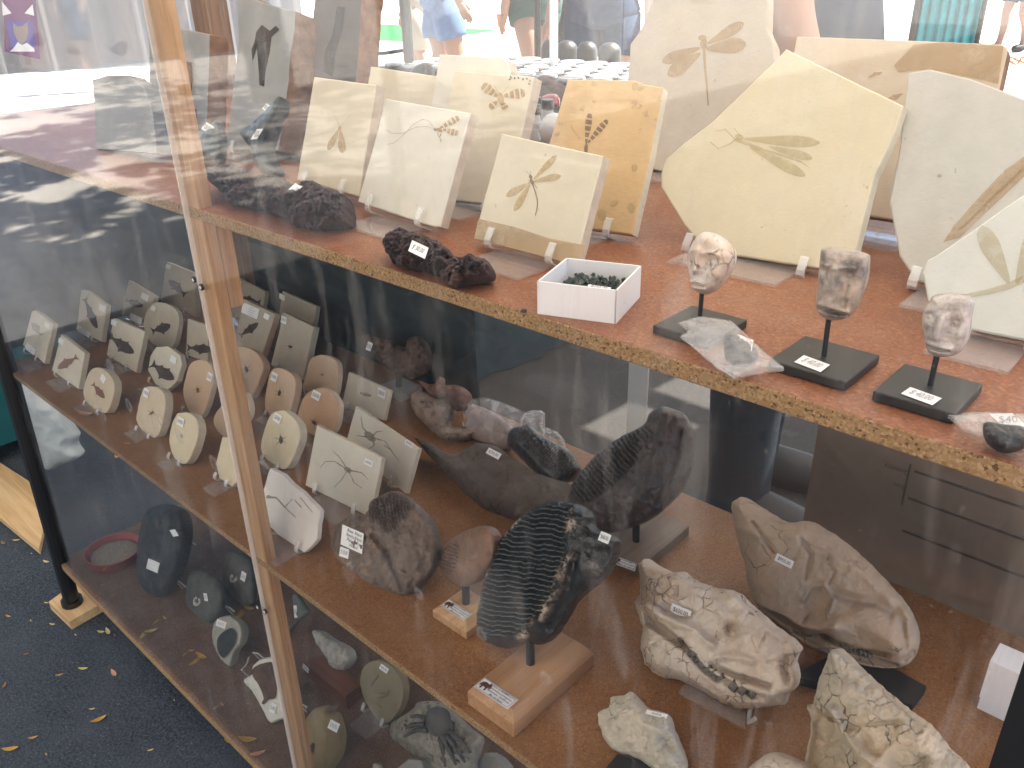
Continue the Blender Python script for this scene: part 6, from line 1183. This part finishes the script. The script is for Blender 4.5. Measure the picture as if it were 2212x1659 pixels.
    for s in (-1, 1):
        hip, th, kn, cf, an, toe, hl = LEG[s]
        q = [np.array(P[i][:3]) + np.array([0, 0, .018]) for i in (an, toe, hl)]
        skin_mesh('shoe', [tuple(q[2]) + (.060 * k,), tuple((q[2] + q[1]) / 2) + (.058 * k,), tuple(q[1]) + (.056 * k,), tuple(q[1] + (q[1] - q[2]) * .45) + (.042 * k,)], [(0, 1), (1, 2), (2, 3)], MT[shoe], root)
    return root
def stand(p, d):
    q = at_d(p, d); return q[0], q[1]
x, y = stand((958, 60), 6.9); person('person in light blue denim shorts walking away, seen from the waist down', x, y, -35, 1.9, low='denim_light', low_to='short', stride=.10, arms=((-.05, .1), (.0, .1)), wide=1.12, top='shirt_white')
x, y = stand((905, 60), 8.2); person('person in knee length beige shorts walking ahead of the denim shorts', x, y, 100, 1.74, low='khaki', low_to='knee', stride=.16, top='shirt_grey')
x, y = stand((1062, 20), 7.2); person('person in dark trousers whose hand carries a small orange cup', x + .25, y + .5, 40, 1.75, skin='skin_dark', low='trouser_dark', low_to='long', stride=.1, top='shirt_navy', arms=((.0, .1), (.02, .15)))
x, y = stand((1156, 40), 6.6); person('person with bare bent leg striding beside the white pole', x, y, 70, 1.78, low='shirt_green', low_to='brief', stride=.26, top='shirt_green', wide=1.1)
x, y = stand((1300, 60), 5.6); person('person in dark blue knee shorts with a bracelet, left of the tall grey slab', x, y, 200, 1.76, low='denim_dark', low_to='short', stride=.05, top='denim_dark', wide=1.25)
x, y = stand((2190, 50), 11.5); person('bare legged person in flat shoes far off at the right edge', x, y, 150, 1.72, low='denim_dark', low_to='short', top='shirt_grey', stride=.1)
x, y = stand((1628, 980), 1.95); x, y = -.76, 1.66
person('person in dark trousers standing right behind the case', x, y, 278, 1.76, low='trouser_dark', low_to='long', top='shirt_navy', stride=.02, shoe='shoe_dark', sleeve='short', wide=.95)
person('person in a pale pinkish shirt standing in front of the case, seen only mirrored', .12, -.42, 10, 1.66, low='trouser_dark', low_to='long', top='pink_cloth')
# neighbouring stalls at the far left, seen through the end pane and mirrored in the front
def backdrop(label, x0, y0, x1, y1, h, mt, z=.05):
    n = 50; vs = []
    L = math.hypot(x1 - x0, y1 - y0); ux, uy = (x1 - x0) / L, (y1 - y0) / L
    for i in range(n + 1):
        w = .05 * math.sin(i * 1.2) + .03 * math.sin(i * 2.9); p = (x0 + (x1 - x0) * i / n - uy * w, y0 + (y1 - y0) * i / n + ux * w); vs += [(p[0], p[1], z), (p[0], p[1], h)]
    o = mesh('stall_curtain', vs, [(2 * i, 2 * i + 2, 2 * i + 3, 2 * i + 1) for i in range(n)], MT[mt], None, True); tag(o, label, 'curtain'); return o
backdrop('brown hanging curtain of a stall at the far left, mirrored', -13.6, -7.5, -13.0, -.6, 2.3, 'shirt_brown')
backdrop('grey hanging cloth of a stall at the far left end', -11.5, 2.2, -9.5, 6.5, 2.2, 'shirt_grey', .25)
# tapestry hung at the far left
tp_ = thing('tapestry', 'purple and blue hanging print with a grey wolf, at the far left', 'tapestry', at_d((45, 90), 9.2) * np.array([1, 1, 0]))
plain('print_blue', (.05, .06, .30), .9); plain('print_purple', (.12, .05, .16), .9); plain('print_grey', (.20, .18, .17), .9); plain('print_white', (.7, .7, .7), .9)
fw = Face(at_d((45, 90), 9.2), 42, 0)
def z1(s): return [(a * .17365, b * .17365) for a, b in px(s)]
qd = z1("40,-60 440,-60 500,740 60,640")
for nm, mt, hh, pl in (('cloth', 'print_purple', 0, qd), ('blue_field', 'print_blue', .006, z1("85,255 410,255 445,600 140,600")), ('wolf_head', 'print_grey', .010, z1("165,270 220,330 290,320 345,270 360,400 330,500 280,560 220,500 175,400")), ('wolf_chest', 'print_white', .012, z1("230,520 280,560 340,530 430,600 440,640 130,640 190,580")), ('white_corner', 'print_white', .008, z1("30,20 150,165 40,195")), ('white_corner', 'print_white', .008, z1("410,50 310,165 430,195"))):
    flat(tp_, fw, [pl], mt, nm, hh)
MB().tube([fw(z1("20,-62")[0], .01), fw(z1("460,-62")[0], .01)], .012, 8).build('hanging_rod', MT['black_steel'], tp_)
# people mirrored in the left front sheet
person('person in a long pale grey dress, mirrored in the left pane', -12.6, -3.0, -60, 1.7, low='shirt_grey', low_to='long', top='shirt_grey', sleeve='long')
person('person in brown clothes, mirrored in the left pane next to the post', -9.4, -4.1, -20, 1.68, low='shirt_brown', low_to='knee', top='shirt_brown', stride=.1)
person('person in dark blue clothes, mirrored in the left pane', -11.6, -3.9, -30, 1.75, low='denim_dark', low_to='knee', top='shirt_navy', stride=.15)
cp_ = at_d((1083, 45), 7.35); o = MB().lathe(cp_ - np.array([0, 0, .05]), [(.030, 0), (.036, .05), (.041, .10), (.043, .103), (.040, .104)], 16).build('drink_cup', MT['orange_cup']); tag(o, 'small orange paper cup held in a hand near the walking people', 'cup')

# ------------------------------------------------------------------ things behind the case
def pole(label, p0, p1, d, r, mt, name='tent_pole', to_ground=True):
    a, c = at_d(p0, d), at_d(p1, d); t = np.array([a[0], a[1], 2.4]); g = np.array([c[0], c[1], 0.0])
    o = MB().tube([g, c, t], r, 8).build(name, MT[mt]); tag(o, label, 'pole', 'tent poles behind the case'); return o
pole('square white tent pole standing behind the orange slab', (1196, 0), (1196, 160), 4.3, .021, 'white_steel')
pole('thin pale blue tent pole at the left of the walking people', (818, 10), (820, 144), 6.0, .014, 'white_steel')
pole('thick black tent pole with a bracket left of the walking people', (878, 0), (884, 146), 4.6, .028, 'black_steel')
q = at_d((876, 108), 4.6); o = MB().tube([q, q + np.array([-.14, -.02, -.02]), q + np.array([-.62, -.1, -.05])], .010, 8).build('pole_bracket', MT['black_steel']); tag(o, 'thin dark cross bar joining the black and pale poles', 'bracket')
# table of cut agate slices
tb = thing('display_table', 'low table covered with rows of round cut agate slices', 'table', (-2.95, 3.4, 0))
MB().bx(-3.75, -2.1, 2.98, 3.72, .715, .74).build('table_top', MT['black_board'], tb); MB().bx(-3.70, -2.15, 3.02, 3.68, .02, .712).build('cloth', MT['teal_cloth'], tb)
rr = random.Random(8); gi = 0
rock('agate', (.42, .42, .42), .4, 9, 30, .1, 60, .25, spec=.6)
for j in range(5):
    for i in range(11):
        c = np.array([-3.68 + i * .15 + (j % 2) * .07, 3.06 + j * .14, .7415]); r = .058 + rr.uniform(-.008, .012)
        o = MB().lathe(c, [(r * .96, 0), (r, .004), (r, .012), (r * .93, .015)], 11).build('agate_slice', MT['agate']); tag(o, 'grey round agate slice lying on the table behind the case', 'agate slice', 'agate slices on the table')
for i, (dx, w) in enumerate(((0, .10), (.12, .12), (.26, .11), (.41, .12))):
    o = MB().lathe(np.array([-3.25 + dx, 3.82, .3]), [(w / 2, 0), (w / 2 + .01, .2), (w / 2, .49), (w * .42, .515), (w * .25, .53), (.002, .535)], 12).build('stone_jar', MT['dark_stone'], None, True); tag(o, 'grey rounded stone standing behind the agate slices', 'stone', 'row of rounded stones behind the slices')
# teal draped panel and chain at the right
a, c = at_d((1968, 90), 3.0), at_d((2108, 90), 3.0)
pn = thing('draped_panel', 'hanging teal cloth panel behind the broad tan slab', 'cloth panel', ((a[0] + c[0]) / 2, (a[1] + c[1]) / 2, 0))
vs, n = [], 40
for i in range(n + 1):
    for z in (.12, 1.55):
        p = a + (c - a) * i / n; vs.append((p[0], p[1] + .012 * math.sin(i * 1.1) + .006 * math.sin(i * 2.7), z))
mesh('cloth', vs, [(2 * i, 2 * i + 2, 2 * i + 3, 2 * i + 1) for i in range(n)], MT['aqua_cloth'], pn, True)
MB().tube([(a[0], a[1], 1.56), (c[0], c[1], 1.56)], .012, 8).tube([(a[0], a[1], 0), (a[0], a[1], 1.56)], .012, 8).tube([(c[0], c[1], 0), (c[0], c[1], 1.56)], .012, 8).build('rail', MT['black_steel'], pn)
plain('chain_orange', (.70, .34, .12), .4)
ch = thing('barrier_chain', 'orange plastic chain hanging at the right behind the tan slab', 'chain', (0, 4.2, 0)); p0, p1 = at_d((2092, 72), 4.6), at_d((2240, 128), 4.6)
for k in range(14):
    t = k / 13; q = p0 + (p1 - p0) * t + np.array([0, 0, -.10 * math.sin(math.pi * t) * .6]); d = (p1 - p0) / np.linalg.norm(p1 - p0); sd_ = np.array([0, 0, 1.0]) if k % 2 else np.cross(d, [0, 0, 1.0])
    pts = [q + d * .030 * math.cos(u) + sd_ * .014 * math.sin(u) for u in np.linspace(0, 2 * math.pi, 11)]
    MB().tube(pts, .0045, 5, False).build('link', MT['chain_orange'], ch)
pp = at_d((2190, 190), 1.5); fg = blob('bird_figurine', [(3332 / 1.8228 + a * .17365, b * .17365) for a, b in px("1895,1100 1930,1030 1960,960 2000,945 2050,970 2055,1000 2030,1020 2010,1100 2060,1130 2140,1140 2170,1190 2160,1240 2000,1240 1900,1160")], (2180, 215), .02, .02, 'dark_stone0', d=1.0, sp=3, lean=10) if False else None
# printed carton behind the right half
cb = thing('carton', 'brown cardboard carton with printed order form, behind the right half of the case', 'carton', (.0, 1.1, 0))
CZ0, CZ1 = .36, .86
MB().bx(-.335, .32, .885, 1.25, CZ0, CZ1).build('box', MT['carton'], cb)
MB().bx(-.33, .31, .89, 1.24, 0, CZ0 - .004).build('lower_box', MT['carton'], cb)
yf = .884
def ink(x0, x1, z0, z1): MB().bx(x0, x1, yf - .0006, yf + .0006, z0, z1).build('printed_line', MT['carton_ink'], cb)
def onc(p): q = on_y(p, yf); return q[0], q[2]
for a_, b_ in (((1977, 1011), (2240, 1116)), ((1962, 1071), (2240, 1182)), ((1950, 1143), (2240, 1262))):
    x0, z0 = onc(a_); x1, z1 = onc(b_); z0 = (z0 + z1) / 2; ink(x0, x1, z0 - .0012, z0 + .0012)
x0, z0 = onc((1967, 1003)); x1, z1 = onc((1947, 1090)); ink(x0 - .0008, x0 + .0008, z1, z0)
for tx, p in (('Quantity', (1937, 1014)), ('Size', (1942, 1050))):
    cu = bpy.data.curves.new('lettering', 'FONT'); cu.body = tx; cu.size = .0078; cu.align_x = 'CENTER'; cu.align_y = 'CENTER'
    tmp = bpy.data.objects.new('lettering', cu); me = bpy.data.meshes.new_from_object(tmp); bpy.data.objects.remove(tmp); me.materials.clear(); me.materials.append(MT['carton_ink'])
    ob = bpy.data.objects.new('lettering', me); COL.objects.link(ob); q = on_y(p, yf - .0012); ob.parent = cb; O = ORG[cb.name]
    ob.matrix_local = Matrix(((-1, 0, 0, q[0] - O[0]), (0, 0, -1, q[1] - O[1]), (0, -1, 0, q[2] - O[2]), (0, 0, 0, 1)))
# cloth-covered table far behind on the left, its hem at the height of the ground
ct = thing('covered_table', 'table hung to the ground with dark teal cloth, behind the left half', 'table', (-2.4, 2.2, 0))
b = MB(); n = 60; xs = [(-3.3, 1.64), (-1.74, 1.64), (-1.70, 2.2), (-3.3, 2.2)]; ring = rs(xs, .06); vs = []
for i, p in enumerate(ring):
    w = .012 * math.sin(i * 1.3) + .008 * math.sin(i * 3.1); vs += [(p[0] + w, p[1] + w * .6, .012), (p[0], p[1], .84)]
m_ = len(ring); b.add(vs, [(2 * i, 2 * ((i + 1) % m_), 2 * ((i + 1) % m_) + 1, 2 * i + 1) for i in range(m_)]); b.build('cloth', MT['teal_cloth'], ct, True)
MB().bx(-3.3, -1.70, 1.64, 2.2, .836, .845).build('table_top', MT['teal_cloth'], ct)
# neighbours at the left end
bd = MB().add([tuple(on_z(p, .020)) for p in ((-40, 1085), (84, 1187), (92, 1150), (95, 1060), (-30, 980))], [(0, 1, 2, 3, 4)])
P5 = bd.v[:5]; bd = MB().add(P5 + [(p[0], p[1], .006) for p in P5], [(4, 3, 2, 1, 0), (5, 6, 7, 8, 9)] + [(i, (i + 1) % 5, 5 + (i + 1) % 5, 5 + i) for i in range(5)]); o = bd.build('plywood_sheet', MT['plywood']); tag(o, 'pale plywood sheet lying on the ground left of the black leg', 'plywood')
P4 = [on_z(p, .0255) for p in ((105, 1300), (150, 1343), (228, 1299), (172, 1252))]
bd = MB().add(P4 + [np.array([p[0], p[1], .005]) for p in P4], [(3, 2, 1, 0), (4, 5, 6, 7)] + [(i, (i + 1) % 4, 4 + (i + 1) % 4, 4 + i) for i in range(4)]); o = bd.build('wood_block', MT['plywood']); tag(o, 'square plywood block under the foot of the black leg', 'wood block')
o = blob('plastic_bag', [(30, 822), (75, 835), (120, 880), (150, 925), (162, 945), (158, 962), (172, 988), (135, 1002), (97, 1012), (60, 930), (15, 830)], (97, 1012), .05, .05, 'bag_white', d=2.25, sp=5, lean=4, yaw=20, amp=.013, freq=7, seed=3); tag(o, 'crumpled white plastic bag hanging beyond the left end of the case', 'plastic bag')
bn = MB(); bx0, by0 = -2.62, .50
for z, r in ((.06, .20), (.42, .24), (.44, .255), (.46, .255)): bn.v += [(bx0 + r * a_ * 1.2, by0 + r * c_ * .9, z) for a_, c_ in ((-1, -.9), (-.9, -1), (.9, -1), (1, -.9), (1, .9), (.9, 1), (-.9, 1), (-1, .9))]
bn.f = [tuple(range(8))[::-1], tuple(range(24, 32))] + [(8 * k + i, 8 * k + (i + 1) % 8, 8 * k + 8 + (i + 1) % 8, 8 * k + 8 + i) for k in range(3) for i in range(8)]
o = bn.build('storage_bin', MT['teal_bin']); tag(o, 'dark teal plastic bin at the left edge behind the black leg', 'bin')
